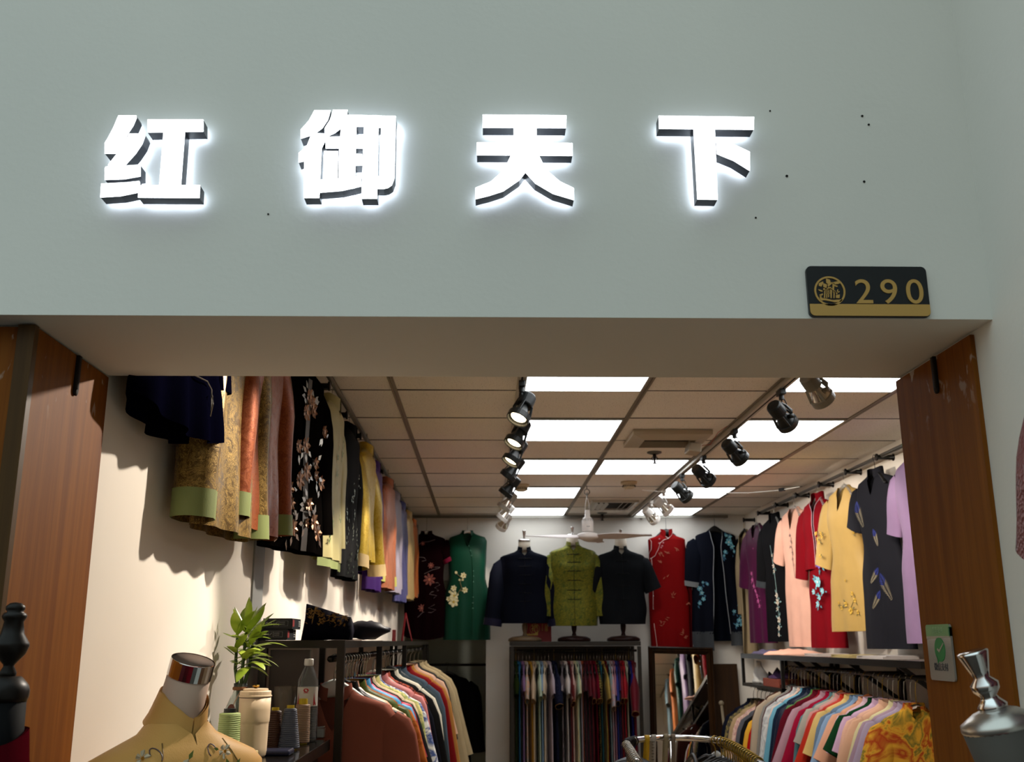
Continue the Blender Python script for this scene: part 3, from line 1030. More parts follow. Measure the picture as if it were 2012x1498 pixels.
# ------------------------------------------------------------------ jackets hung flat along the side wall of brocade
GREENC = fabric('#7c8652', 'satin')
H_BLK = M_BLKP
def left_jacket(y, zc, short, label, mat, ln, kind='jacket', hem=.235, sl=.52, cuff=None, x=-.685, sh=.2, arc=0, d=.04, fwd=.0, sr=(.07, .052), dy=.036, collar=True, famp=.008, folds=3, sa=5, colmat=None, peglab=None, bar=M_CLEARP, ang=-.04, drop=.055, bust=.215, vd=.05):
    g = G(ln=ln, sh=sh, drop=drop, bust=bust, waist=.205, hem=hem, wz=.36, d=d, vd=vd, arc=arc, famp=famp, folds=folds, dh=d*1.1)
    r = garment(kind, label, kind, g, mat, (x, y, zc), PI/2+ang, sl=sl, sleeve=dict(sa=sa, r0=.082, r1=sr[1], dy=dy, fwd=fwd, inset=.045), nx=18, collar={'mat': colmat or mat} if collar else None, cuff=cuff, group='jackets hung along the brocade wall')
    hanger((x, y, zc+.002), PI/2, bar, M_SILV, f'hanger with silver hook inside the {short}', w=.17)
    peg(-.757, y, zc+.075, 1, f'black wall peg carrying the {short}')
    return r, g
ZL = 2.562
NAVYV = fabric('#050512', 'velvet', '#1a1a4a')
r, g = left_jacket(2.2, ZL, 'navy velvet blouse', 'dark navy velvet blouse with gold fan embroidery beside the wooden jamb', NAVYV, .475, kind='blouse', hem=.25, sl=.28, x=-.683, arc=.05, famp=.014, folds=4, d=.045, sa=4, fwd=.01, dy=.036, ang=-.1)
e = MB()
for k, (cx, cz, R) in enumerate(((-.06, -.335, .045), (.015, -.355, .055), (-.02, -.31, .035))):
    for rr in (1, .78):
        pts = [on_front(g, cx+R*rr*math.cos(a), cz+.45*R*rr*math.sin(a)) + Vector((0, -.004, 0)) for a in [PI*i/10 for i in range(11)]]
        e.cur = k % 2
        e.tube(pts, .005, 5)
e.cur = 2
e.tube([on_front(g, x-.075, z)+Vector((0, -.004, 0)) for x, z in ((0, -0.340), (.015, -0.370), (.06, -0.385), (.1, -0.390), (.135, -0.400), (.15, -0.430), (.165, -0.455), (.13, -0.435), (.12, -0.420), (.14, -0.410))], .0018, 5)
e.cur = 0
for k in range(14):
    x, z = -.11+.05*random.random(), -.28-.05*random.random()
    leaf(e, on_front(g, x, z), (random.uniform(-1, 1), 1), .03, .012)
obj('embroidery', e, [plain('thread_gold', '#7d6236', .6), plain('thread_rose', '#8a5b46', .6), plain('bead_grey', '#8f8b84', .35, .6)], r)
GOLDB = fabric('#574320', 'brocade', '#a68748', '#6c5630', .8)
left_jacket(2.62, ZL, 'gold brocade jacket', 'gold brocade jacket with pale green satin cuffs, next to the navy velvet blouse', GOLDB, .69, cuff=(GREENC, .18), x=-.68, sl=.60, fwd=.01, dy=.05, hem=.23, sa=3)
RUST = fabric('#70341a', 'brocade', '#98542c', '#844626', 1.0)
left_jacket(2.9, ZL, 'rust patterned jacket', 'rust patterned jacket with pale green satin cuffs next to the gold one', RUST, .66, cuff=(GREENC, .18), x=-.665, sl=.56, fwd=.01, dy=.05, hem=.23, sa=3)
# sequin flowered black jacket
BLKV = fabric('#0b0908', 'velvet', '#3a3030')
r, g = left_jacket(3.48, ZL, 'bronze flowered black jacket', 'black velvet jacket with bronze sequin flowers and a grey front strip', BLKV, .66, x=-.66, sl=.5, hem=.25, cuff=(GREENC, .1), fwd=.01, ang=-.24)
e = MB()
seq = [plain('sequin_bronze', '#6a4628', .35, .8), plain('sequin_amber', '#8a5a30', .35, .7), plain('sequin_silver', '#8f8a84', .25, .9)]
for i in range(26):
    x, z = random.uniform(-.2, .2), random.uniform(-.63, -.12)
    e.cur = 0
    flower(e, on_front(g, x, z), random.uniform(.018, .034), 6, -.006, random.random())
    e.cur = 2
    for k in range(3):
        a = random.random()*6.3
        leaf(e, on_front(g, x, z)+Vector((.03*math.cos(a), 0, .03*math.sin(a))), (math.cos(a), math.sin(a)), .035, .018)
obj('embroidery', e, seq, r)
e = MB()
e.rings([[on_front(g, x+.01*math.sin(9*z), z)+Vector((0, -.005, 0)) for x in (-.016, 0, .016)] for z in [-.06-.6*i/20 for i in range(21)]], False)
obj('front_strip', e, fabric('#4a4440', 'satin'), r, smooth=True)
CREAM = fabric('#a29868', 'satin')
r, g = left_jacket(4.133, ZL+.01, 'cream blouse', 'cream blouse with small green flower sprays and a green lined hem', CREAM, .65, kind='blouse', x=-0.645, sl=.5, hem=.235)
e = MB()
tg = [plain('thread_green', '#4c6b2c', .5), plain('thread_moss', '#71823f', .5)]
for i in range(10):
    x, z = random.uniform(-.2, .2), random.uniform(-.6, -.1)
    for k in range(7):
        e.cur = k % 2
        leaf(e, on_front(g, x, z)+Vector((random.uniform(-.02, .02), 0, random.uniform(-.03, .03))), (random.uniform(-1, 1), random.uniform(-1, 1)), .02, .010)
obj('embroidery', e, tg, r)
e = MB()
e.rings([[Vector((x, g.yf(x, -.64)*.9, z)) for x in [-.22+.44*i/12 for i in range(13)]] for z in (-.63, -.685)], False)
obj('lining', e, GREENC, r, smooth=True)
BLK2 = fabric('#0a0a0a', 'plain')
r, g = left_jacket(4.69, ZL+.01, 'black beaded jacket', 'plain black jacket with silver green bead sprays, between cream and yellow', BLK2, .69, x=-0.645, sl=.56, bar=M_BLKP)
e = MB()
for i in range(16):
    x, z = random.uniform(-.15, .2), random.uniform(-.66, -.2)
    for k in range(6):
        leaf(e, on_front(g, x, z)+Vector((random.uniform(-.02, .02), 0, random.uniform(-.03, .03))), (random.uniform(-1, 1), random.uniform(-1, 1)), .018, .009)
obj('embroidery', e, plain('bead_green', '#74806a', .25, .8), r)
YEL = fabric('#9a7d1e', 'brocade', '#c0a546', '#ac8f2c', .8)
left_jacket(5.24, ZL+.02, 'yellow brocade jacket', 'bright yellow brocade jacket with pale gold turned-back cuffs', YEL, .58, x=-0.625, sl=.56, cuff=(fabric('#c9ae7a', 'satin'), .2), sa=9, dy=.045, fwd=.05)
left_jacket(5.80, ZL+.03, 'violet jacket', 'deep violet satin jacket hanging just behind the yellow brocade one', fabric('#3f1a66', 'satin'), .71, x=-0.645, sl=.55, bar=M_WHTP)
left_jacket(6.44, ZL+.03, 'salmon brocade jacket', 'salmon pink brocade jacket with yellow green cuffs, behind the violet one', fabric('#96583e', 'brocade', '#b07454', '#8a4c36', 1.4), .67, x=-0.625, sl=.56, cuff=(fabric('#a9a556', 'satin'), .18), bar=M_WHTP)
left_jacket(6.97, ZL+.02, 'silver lilac jacket', 'pale silver lilac jacket between the salmon and the blue patterned ones', fabric('#7f7884', 'satin'), .66, x=-0.625, sl=.54, bar=M_WHTP)
left_jacket(7.48, ZL+.02, 'indigo patterned jacket', 'indigo and white patterned jacket hanging between lilac and cream gold', fabric('#26244e', 'brocade', '#6f6f9a', '#3f3d78', 1.3), .70, x=-0.625, sl=.56, bar=M_CLEARP)
left_jacket(8.02, ZL+.02, 'cream gold jacket', 'cream gold brocade jacket hanging between indigo and orange ones', fabric('#a58a58', 'brocade', '#c0a878', '#9a7d4c', 1.3), .66, x=-0.615, sl=.56, bar=M_CLEARP)
left_jacket(8.55, ZL+.02, 'orange brocade jacket', 'orange brocade jacket, last bright one before the corner', fabric('#a4552a', 'brocade', '#c57b3e', '#8d3f22', 1.6), .62, x=-0.615, sl=.5, bar=M_CLEARP)
left_jacket(8.9, ZL+.02, 'grey green jacket', 'grey green jacket with yellow cuffs in the corner beside the maroon dress', fabric('#6d6f68', 'satin'), .60, x=-0.625, sh=.11, bust=.12, hem=.12, sl=.56, cuff=(fabric('#b39a4a', 'satin'), .14), bar=M_CLEARP)

# ------------------------------------------------------------------ dresses along the opposite wall, on pegs
ZR = 2.535
XRG = 2.245
def right_dress(y, short, label, mat, ln, kind='dress', ang=.2, sl=.33, hz=.6, collar=None, vd=.09, op=None, hem=.25, waist=.175, bust=.205, sh=.195, d=.05, x=XRG, zc=ZR, bar=M_CLEARP, hook=M_SILV, sa=14, r=(.085, .075), cuff=None, piping=None, famp=.008, folds=3, dy=.032, pegon=True, fwd=.02):
    g = G(ln=ln, sh=sh, drop=.06, bust=bust, waist=waist, hem=hem, wz=.4, hz=hz, d=d, vd=vd, vw=.05, op=op, famp=famp, folds=folds, dh=d*.9)
    rt = garment(kind, label, kind, g, mat, (x, y, zc), -PI/2+ang, sl=sl, sleeve=dict(sa=sa, r0=r[0], r1=r[1], dy=dy, fwd=fwd), collar=collar, cuff=cuff, group='dresses hung along the side wall', piping=piping)
    hanger((x, y, zc+.006), PI/2, bar, hook, f'hanger holding the {short} on the side wall', w=.16, hookh=.0995)
    if pegon:
        peg(WX1, y, ZR+.092, -1, f'black wall peg carrying the {short}')
    return rt, g
def thread_mats(*c): return [plain('thread_'+x.strip('#'), x, .45) for x in c]
def spray(rt, g, pts, cols, rng, stem=None, leafc=True, nl=2, pet=5):
    """embroidered flower spray: pts (x, z, r); colours: petal, core, leaf"""
    e = MB()
    for x, z, rr in pts:
        e.cur = 0
        flower(e, on_front(g, x, z), rr, pet, -.005, rng.random())
        if leafc:
            e.cur = 2
            for k in range(nl):
                a = rng.random()*6.3
                leaf(e, on_front(g, x, z)+Vector((rr*math.cos(a), 0, rr*math.sin(a))), (math.cos(a), math.sin(a)), rr*1.3, rr*.6)
    if stem:
        e.cur = 2
        stem_line(e, g, stem)
    obj('embroidery', e, thread_mats(*cols), rt)
rng = random.Random(3)
right_dress(5.16, 'lavender dress', 'plain lavender dress half hidden by the wooden jamb of the entrance', fabric('#7a6280', 'satin'), .95, sl=.3, collar={}, ang=.1)
rt, g = right_dress(5.69, 'charcoal dress', 'charcoal short-sleeved dress with blue feather embroidery nearest the jamb', fabric('#1b1b20', 'plain'), .98, sl=.22, collar={'shape': dict(gap=.9)}, vd=.13, bar=M_BLKP, hook=M_BLKP, sa=22, hem=.24)
e = MB()
def feather(e, g, x, z, a, L):
    d = Vector((math.cos(a), 0, math.sin(a)))
    for k in range(22):
        t = k/21
        p = on_front(g, x+d.x*L*t, z+d.z*L*t)
        e.cur = 0 if t > .45 else 1
        for s in (-1, 1):
            n_ = Vector((-d.z*s, 0, d.x*s))*1.0+d*.9
            leaf(e, p, (n_.x, n_.z), L*.24*math.sin(PI*min(1, t+.12)), .0022)
for x, z, a, L in ((-.1, -.3, 2.0, .2), (.03, -.42, 1.9, .12), (-.07, -.62, .8, .13), (.11, -.72, 2.1, .2), (-.07, -.76, .9, .14)):
    feather(e, g, x, z, a, L)
obj('embroidery', e, thread_mats('#3a48a8', '#b7a98a'), rt)
rt, g = right_dress(6.21, 'gold dress', 'champagne gold dress with yellow blossoms on wide sleeves, between red and charcoal', fabric('#a4864c', 'satin'), .88, sl=.40, vd=.16, hem=.27, sa=17, r=(.09, .095), d=.065)
spray(rt, g, [(.02, -.72, .018), (.06, -.76, .022), (.10, -.70, .016), (-.05, -.74, .014), (.08, -.66, .014), (.12, -.77, .014), (-.08, -.71, .01), (.14, -.3, .012), (.03, -.58, .008)], ('#caa23a', '#8a6a20', '#5c5a3a'), rng, [(-.08, -.72), (.0, -.74), (.06, -.74), (.1, -.68)])
for s in [c for c in rt.children if c.name.startswith('sleeve')]:
    e = MB()
    sx = 1 if sum(v.co.x for v in s.data.vertices) > 0 else -1
    for k in range(8):
        cx, cz = sx*(.21+.1*random.random()), -.26-.16*random.random()
        e.cur = 0
        flower(e, Vector((cx, -.045, cz)), .012, 5, -.008, k)
        e.cur = 2
        leaf(e, Vector((cx+.012, -.05, cz)), (1, .3*k-1), .02, .01)
    obj('sleeve_embroidery', e, thread_mats('#caa23a', '#8a6a20', '#5c5a3a'), s)
RED = fabric('#6a0812', 'wool')
rt, g = right_dress(6.73, 'red outfit', 'crimson jacket over a crimson skirt, turquoise and violet flower embroidery down the front', RED, .47, kind='jacket', sl=.44, vd=.12, collar={'shape': dict(gap=1.0, h=.05)}, hem=.235, waist=.2, r=(.085, .075), op=[(.1, .012), (.47, .012)], bust=.21, sa=10, piping=(plain('piping_pink', '#b08a95', .5), .0022, .46))
gs = G(ln=.54, sh=.17, drop=.02, nk=.165, bust=.19, waist=.2, hem=.22, wz=.25, hz=.4, d=.045, vd=0, famp=.012, folds=3)
gs.W = [(0, .17), (.2, .2), (.54, .225)]
sk = obj('skirt', gs.body(), RED, rt, (0, .005, -.44), smooth=True, weld=True)
e = MB()
for x, z, rr, c in ((.04, -.44, .035, 3), (.03, -.56, .038, 0), (-.03, -.62, .02, 0), (.08, -.62, .022, 0), (.03, -.66, .02, 0), (.0, -.70, .022, 0)):
    e.cur = c
    flower(e, Vector((x, gs.yf(x, min(-.01, z+.44))-.016, z)), rr, 6, -.005, rng.random())
    for k in range(3):
        a = rng.random()*6.3
        e.cur = 2
        leaf(e, Vector((x+rr*math.cos(a), gs.yf(x, min(-.01, z+.44))-.012, z+rr*math.sin(a))), (math.cos(a), math.sin(a)), rr*1.2, rr*.55)
obj('embroidery', e, thread_mats('#79b4bd', '#cfd8d2', '#4f8f9c', '#6a56a8', '#b9a6cf'), rt)
rt, g = right_dress(7.255, 'blush dress', 'blush pink dress whose hem trails on the black shelf', fabric('#c79a88', 'plain'), .975, sl=.30, vd=.16, hem=.2, waist=.18, sa=20, d=.05)
spray(rt, g, [(.0, -.2, .01), (.01, -.24, .012), (-.005, -.28, .01), (.012, -.32, .012), (0, -.37, .009), (.008, -.41, .008)], ('#8d6f6a', '#5d4742', '#74605c'), rng, [(0, -.18), (.01, -.28), (0, -.36), (.008, -.5)])
rt, g = right_dress(7.783, 'black flowered dress', 'black dress with white and pink flower embroidery between purple and blush dresses', fabric('#0e0e10', 'plain'), .94, sl=.44, collar={}, vd=.05, hem=.22, sa=9, cuff=(fabric('#33373b', 'satin'), .12))
spray(rt, g, [(.02, -.30, .01), (.025, -.38, .018), (.03, -.42, .014), (.05, -.60, .022), (.06, -.65, .026), (.05, -.70, .016), (.07, -.78, .026), (.06, -.84, .02), (.05, -.89, .014)], ('#c9bfb2', '#a8843a', '#7fa0a0'), rng, [(.0, -.22), (.02, -.4), (.04, -.55), (.06, -.7), (.05, -.9)])
rt, g = right_dress(8.304, 'purple dress', 'purple satin dress with a pink blossom twig, in the row facing the jackets', fabric('#420a30', 'satin'), .95, sl=.42, vd=.14, hem=.23, sa=12, r=(.085, .09))
spray(rt, g, [(-.05, -.40, .016), (-.04, -.45, .02), (-.02, -.50, .018), (0, -.54, .016), (.02, -.58, .018), (.03, -.62, .02), (.05, -.66, .016), (.02, -.12, .008), (.02, -.2, .007)], ('#b04a86', '#d58ab4', '#8a3a6a'), rng, [(-.05, -.38), (-.02, -.5), (.05, -.68)])
right_dress(8.78, 'beige cardigan', 'long beige knitted coat in the corner beside the navy robe', fabric('#8b7a5e', 'wool'), 1.06, kind='coat', sl=.62, vd=.2, op=[(.15, .03), (1.06, .05)], hem=.125, sh=.12, bust=.125, waist=.12, sa=2, x=2.262, bar=M_BLKP, hook=plain('brass_hook', '#a58a3e', .3, 1), ang=.1, famp=.012, folds=7, dy=.035)
# dresses of the same wall that only the mirror shows
right_dress(4.64, 'bottle green dress', 'bottle green dress reflected in the standing mirror between orange and lavender', fabric('#0f3a2a', 'satin'), 1.0, sl=.26, collar={})
rt, g = right_dress(4.12, 'orange dress', 'orange dress reflected in the standing mirror', fabric('#c4713c', 'satin'), 1.02, sl=.25, collar={})
right_dress(3.6, 'grey blue dress', 'grey blue dress reflected at the near edge of the mirror', fabric('#7f959c', 'satin'), 1.0, sl=.28, collar={})
# ------------------------------------------------------------------ back wall: hung pieces
Yb = 8.99
def scl(Y): return (at(1200, 1150, 'Y', Y).x-at(1100, 1150, 'Y', Y).x)/100
ZRAIL = 2.697
def back_hang(u, v, Y=Yb): return at(u, v, 'Y', Y)
S = scl(Yb)
zf5 = lambda x, y: (780+x/4.8325, 980+y/4.8325)      # zoomed view of the back wall
zf6 = lambda x, y: (1140+x/4.6806, 980+y/4.6806)
def loc_on(root, g, zf, x, y, Y):
    p = at(*zf(x, y), 'Y', Y)
    return p.x-root.location.x, p.z-root.location.z
# maroon
p = back_hang(838, 1049)
g = G(ln=(1246-1049)*S, sh=.165, drop=.05, nk=.055, bust=.165, waist=.155, hem=.18, wz=.38, d=.04, vd=.03, arc=.03)
r = garment('dress', 'dark maroon velvet dress with outlined lotus flowers at the corner of the back wall', 'dress', g, fabric('#120507', 'velvet', '#4a1018'), p, 0, sl=.17, sleeve=dict(sa=28, r0=.075, r1=.065, dy=.03), collar={'shape': dict(gap=.5, h=.035)}, cuff=(fabric('#6e1230', 'satin'), .25), group='pieces hung on the back wall')
hanger((p.x, 9.0, p.z+.01), 0, M_WHTP, M_SILV, 'white hanger of the maroon velvet dress on the back rail', w=.13, hookh=ZRAIL-p.z-.008, tw=PI/2)
e = MB()
for x, y, rr in ((248, 432, 18), (162, 493, 18), (325, 640, 26), (310, 772, 50), (238, 1042, 32)):
    lx, lz = loc_on(r, g, zf5, x, y, Yb)
    e.cur = 0
    flower(e, on_front(g, lx, lz), rr/4.83*S*1.15, 8, -.005, .2, pw=.6)
e.cur = 2
for pts in (((200, 450), (240, 420), (300, 415), (365, 395)), ((170, 520), (200, 560), (260, 565), (280, 590), (240, 600)), ((260, 720), (340, 680), (400, 665), (410, 655), (360, 655)), ((320, 810), (390, 800), (410, 820), (360, 850), (400, 875), (330, 890), (310, 910), (380, 925), (350, 950)), ((200, 1130), (250, 1080), (330, 1085), (370, 1060), (300, 1040), (360, 1010))):
    e.tube([on_front(g, *loc_on(r, g, zf5, x, y, Yb))+Vector((0, -.003, 0)) for x, y in pts], .0025, 5)
obj('embroidery', e, [plain('thread_dustyrose', '#7a4038', .6), plain('thread_coral', '#b06a50', .6), plain('thread_grey', '#5a5052', .6)], r)
# green
p = back_hang(918.5, 1047)
g = G(ln=(1253-1047)*S, sh=.172, drop=.055, nk=.055, bust=.168, waist=.16, hem=.205, wz=.40, d=.055, vd=.13, vw=.05, famp=.01)
r = garment('dress', 'emerald green sleeveless satin dress with cream magnolia embroidery on the back wall', 'dress', g, fabric('#053626', 'satin'), p, 0, collar={'shape': dict(gap=1.3, h=.03)}, group='pieces hung on the back wall')
hanger((p.x, 9.0, p.z+.01), 0, M_WHTP, M_SILV, 'white hanger of the emerald green dress on the back rail', w=.14, hookh=ZRAIL-p.z-.008, tw=PI/2)
e = MB()
for x, y, rr in ((563, 707, 12), (632, 735, 24), (596, 776, 9), (626, 776, 9), (540, 855, 24), (505, 888, 12), (646, 872, 24), (545, 925, 36), (492, 955, 20), (540, 985, 40)):
    lx, lz = loc_on(r, g, zf5, x, y, Yb)
    e.cur = 0
    flower(e, on_front(g, lx, lz), rr/4.83*S*1.2, 6, -.005, .3)
e.cur = 2
for pts in (((635, 740), (600, 800), (615, 850), (580, 900), (550, 930)), ((565, 715), (610, 755)), ((640, 870), (590, 880))):
    e.tube([on_front(g, *loc_on(r, g, zf5, x, y, Yb))+Vector((0, -.003, 0)) for x, y in pts], .004, 5)
obj('embroidery', e, [plain('thread_cream', '#c9c39a', .5), plain('thread_yellow', '#b59a3a', .5), plain('thread_olive', '#5c5a3a', .6)], r)
dots(r, g, [loc_on(r, g, zf5, x, y, Yb) for x, y in ((682, 456), (697, 500), (707, 548), (725, 692), (725, 742), (725, 795), (722, 940), (720, 995), (720, 1045))], .006, plain('pearl_button', '#3f6a58', .3))
e = MB().tube([on_front(g, *loc_on(r, g, zf5, x, y, Yb))+Vector((0, -.003, 0)) for x, y in ((660, 410), (690, 470), (712, 560), (720, 700), (718, 1000), (712, 1300))], .003, 5)
obj('placket', e, fabric('#04301f', 'satin'), r)
# red cheongsam
REDS = fabric('#6c090a', 'plain')
p = back_hang(1309.5, 1050)
g = G(ln=(1273-1050)*S, sh=.168, drop=.05, nk=.06, bust=.165, waist=.158, hem=.175, wz=.40, d=.055, vd=.06, vw=.03, famp=.006)
r = garment('dress', 'bright red sleeveless cheongsam with white piping hanging above the standing mirror', 'dress', g, REDS, p, 0, collar={'shape': dict(gap=.55, h=.055)}, group='pieces hung on the back wall')
hanger((p.x, 9.0, p.z+.02), 0, M_BLKP, M_BLKP, 'black hanger of the red cheongsam on the back rail', w=.13, hookh=ZRAIL-p.z-.018, tw=PI/2, flat=True)
M_PIPE = plain('piping_white', '#c9a8a0', .5)
e = MB()
for pts in (((803, 372), (760, 385), (727, 416), (710, 470), (680, 530), (645, 556)), ((730, 290), (765, 340), (803, 372)), ((860, 290), (835, 340), (803, 372)), ((968, 360), (962, 400), (968, 450), (990, 490)), ((632, 362), (650, 400), (648, 470), (630, 510)), ((672, 1150), (700, 1360)), ((1045, 1080), (1040, 1360)), ((650, 560), (665, 700), (665, 1020))):
    e.tube([on_front(g, *loc_on(r, g, zf6, x, y, Yb))+Vector((0, -.005, 0)) for x, y in pts], .0022, 5)
obj('piping', e, M_PIPE, r)
dots(r, g, [loc_on(r, g, zf6, x, y, Yb) for x, y in ((803, 372), (727, 416), (645, 556), (662, 660), (668, 775), (668, 900), (668, 1020))], .005, plain('bead_silver', '#c9c6c0', .25, .9))
e = MB()
for x, y in ((720, 375), (735, 455), (755, 410), (718, 415), (745, 440)):
    lx, lz = loc_on(r, g, zf6, x, y, Yb)
    flower(e, on_front(g, lx, lz), .012, 5, -.006)
obj('knot_button', e, thread_mats('#8c1a22', '#c9c6c0'), r)
e = MB()
for x, y, n in ((790, 510, 4), (890, 480, 3), (745, 530, 5), (740, 600, 3), (765, 725, 2), (860, 905, 4), (970, 970, 5), (735, 1155, 4), (800, 1115, 3), (940, 1240, 5), (950, 1280, 3)):
    lx, lz = loc_on(r, g, zf6, x, y, Yb)
    for k in range(n):
        leaf(e, on_front(g, lx+rng.uniform(-.02, .02), lz+rng.uniform(-.02, .02)), (rng.uniform(-1, 1), rng.uniform(-.2, 1)), .035, .008)
obj('embroidery', e, plain('thread_faded', '#8f4a34', .6), r)
q = MB()
q.rings([[Vector((x, .012+.01*math.sin(30*x), z)) for x in (-.15, -.05, .05, .13, .2+.07*t)] for z, t in ((-.42, 0), (-.6, .3), (-.8, .7), (-1.0, 1))], False)
obj('back_panel', q, fabric('#4a060a', 'plain'), r, smooth=True)
# navy robe
ROBE = fabric('#0a0d17', 'plain')
p = back_hang(1405, 1042)
g = G(ln=(1243-1042)*S, sh=.18, drop=.055, nk=.06, bust=.185, waist=.19, hem=.25, wz=.42, d=.05, vd=0, op=[(.06, .05), (.16, .032), (.45, .05), (1.1, .085)], famp=.016, folds=4)
g.folds = 4
r = garment('robe', 'long navy open robe with turquoise blossoms and grey sheer hem on the back wall', 'robe', g, ROBE, p, 0, sl=.40, sleeve=dict(sa=9, r0=.085, r1=.09, dy=.035, zoff=-.06), cuff=(fabric('#6f7274', 'plain'), .12), group='pieces hung on the back wall', piping=(plain('piping_grey', '#8f9298', .5), .003, (1243-1042)*S))
hanger((p.x, 9.0, p.z+.012), 0, M_BLKP, M_BLKP, 'broad black hanger of the navy robe on the back rail', w=.12, hookh=ZRAIL-p.z-.01, tw=PI/2, flat=True)
zb = -g.ln
for sg in (-1, 1):
    q = MB()
    q.rings([[Vector((sg*x, g.yf(sg*x, zb+.02)-.002*(z < zb), z)) for x in [g.inner(zb+.02)+(g.hw(zb+.02)-g.inner(zb+.02))*j/8 for j in range(9)]] for z in (zb+.02, zb-.1-.04*(sg < 0))], False)
    obj('hem_band', q, fabric('#3c3f42', 'plain'), r, smooth=True)
q = MB()
q.rings([[Vector((x, g.yb(x, max(zb, z))-.004, z)) for x in [-.1+.2*j/8 for j in range(9)]] for z in (-.1, -.4, -.8, zb-.06)], False)
obj('inner_panel', q, fabric('#060a14', 'plain'), r, smooth=True)
e = MB()
for x, y, rr in ((1332, 345, 12), (1365, 355, 16), (1355, 405, 26), (1385, 445, 18), (1320, 495, 14), (1310, 530, 10), (1405, 490, 10), (1120, 775, 10), (1090, 830, 18), (1110, 870, 16), (1125, 925, 16), (1090, 965, 14), (1160, 790, 10), (1450, 985, 14), (1405, 1040, 14), (1465, 1080, 12), (1450, 1120, 18), (1430, 1165, 14), (1468, 1160, 14)):
    lx, lz = loc_on(r, g, zf6, x, y, Yb)
    lx = max(-g.hw(lz)*.93, min(g.hw(lz)*.93, lx))
    e.cur = 0
    flower(e, on_front(g, lx, lz), rr/4.68*S*1.3, 5, -.006, rng.random())
    e.cur = 2
    for k in range(3):
        leaf(e, on_front(g, lx, lz)+Vector((rng.uniform(-.02, .02), 0, rng.uniform(-.03, .01))), (rng.uniform(-1, 1), rng.uniform(-1, 1)), .03, .014)
obj('embroidery', e, thread_mats('#5f9fb0', '#b9c9c4', '#355f7c'), r)

# ------------------------------------------------------------------ dress rack under the back wall
Y0, Y1 = 8.56, 8.98
A_, B_ = at(1003, 1262, 'Y', Y0), at(1259, 1260, 'Y', Y0)
RX0, RX1, RZ = A_.x, B_.x, (A_.z+B_.z)/2
rk = thing('clothes_rack', 'dark metal rack of long dresses below the three mannequin jackets', 'clothes rack', ((RX0+RX1)/2, (Y0+Y1)/2, 0))
hx, hy = (RX1-RX0)/2, (Y1-Y0)/2
M_RACK = plain('rack_steel', '#33302b', .42, .5)
for sx in (-1, 1):
    for sy in (-1, 1):
        obj('post', MB().cbox((sx*(hx-.014), sy*(hy-.014), RZ/2-.02), (.028, .028, RZ-.04)), M_RACK, rk)
obj('top_board', MB().box((-hx, -hy, RZ-.035), (hx, hy, RZ)), M_RACK, rk, bevel=.002)
obj('hanging_rail', MB().tube([(-hx+.01, -.025, RZ-.075), (hx-.01, -.025, RZ-.075)], .011, 10), M_DKMET, rk, smooth=True)
for sy in (-1, 1):
    obj('base_beam', MB().box((-hx, sy*(hy-.014)-.012, .05), (hx, sy*(hy-.014)+.012, .08)), M_RACK, rk)
obj('back_panel', MB().box((-hx+.03, hy-.006, .1), (hx-.03, hy-.001, RZ-.04)), plain('rack_back', '#57524b', .7), rk)
BACKD = [(240, 'dark green', '#1d2a0c', 'plain', None, .03), (296, 'petrol blue', '#0b4a6a', 'satin', None, .0), (338, 'lilac', '#6f5377', 'satin', None, .02), (372, 'pale blue printed', '#8fa0a0', 'floral', '#b98a6a', .05),
         (405, 'mustard', '#9a6f1a', 'satin', None, .0), (450, 'beige', '#b09a80', 'satin', None, .05), (488, 'mint', '#9fae98', 'plain', None, .04), (522, 'powder blue', '#6f8aa5', 'satin', None, .02),
         (556, 'cream', '#b9a98f', 'satin', None, .03), (594, 'lavender white', '#a79aa3', 'plain', None, .03), (645, 'navy gold-edged', '#0b0e1c', 'floral', '#1f2236', .07), (725, 'grey sequined', '#5f5558', 'sequin', '#8a8084', .02),
         (758, 'white', '#b9b1ac', 'plain', None, .03), (792, 'brick red', '#520c0e', 'satin', None, .06), (820, 'pale pink', '#b5938a', 'plain', None, .05), (846, 'vanilla', '#b9b08a', 'satin', None, .03),
         (872, 'pale sage', '#94a58c', 'satin', None, .03), (899, 'ash lilac', '#958c96', 'plain', None, .0), (925, 'rust', '#6a2c18', 'brocade', '#7a3c24', .0), (948, 'plum', '#3c0c18', 'satin', None, .02),
         (973, 'garnet', '#4a0814', 'satin', None, .04), (1004, 'wine', '#560a18', 'satin', None, .05), (1040, 'claret', '#5c0a1c', 'plain', None, .05), (1070, 'black gold lattice', '#12100c', 'diamond', '#6a5c30', .05),
         (1095, 'teal', '#0c3f48', 'satin', None, .0), (1122, 'old gold brocade', '#7d6428', 'brocade', '#a08a4a', .05), (1152, 'oxblood', '#4a0a0c', 'plain', None, .0), (1176, 'silver aqua', '#6f7f80', 'plain', None, .02),
         (1208, 'sky blue floral', '#8795a0', 'floral', '#b5807a', .08), (1232, 'dusty rose', '#8a5f6c', 'plain', None, .04), (1256, 'royal blue', '#1c2468', 'satin', None, .06), (1277, 'aubergine', '#28103c', 'satin', None, .02),
         (1300, 'crimson', '#6a0814', 'satin', None, .05), (1328, 'scarlet', '#8a0a16', 'satin', None, .05), (1357, 'ivory', '#a5a58a', 'plain', None, .0), (1385, 'cobalt', '#1c2062', 'plain', None, .04), (1440, 'ruby', '#5a0818', 'satin', None, .1)]
names = [b[1] for b in BACKD]
yc = (Y0+Y1)/2-.025
zr = RZ-.075+.011
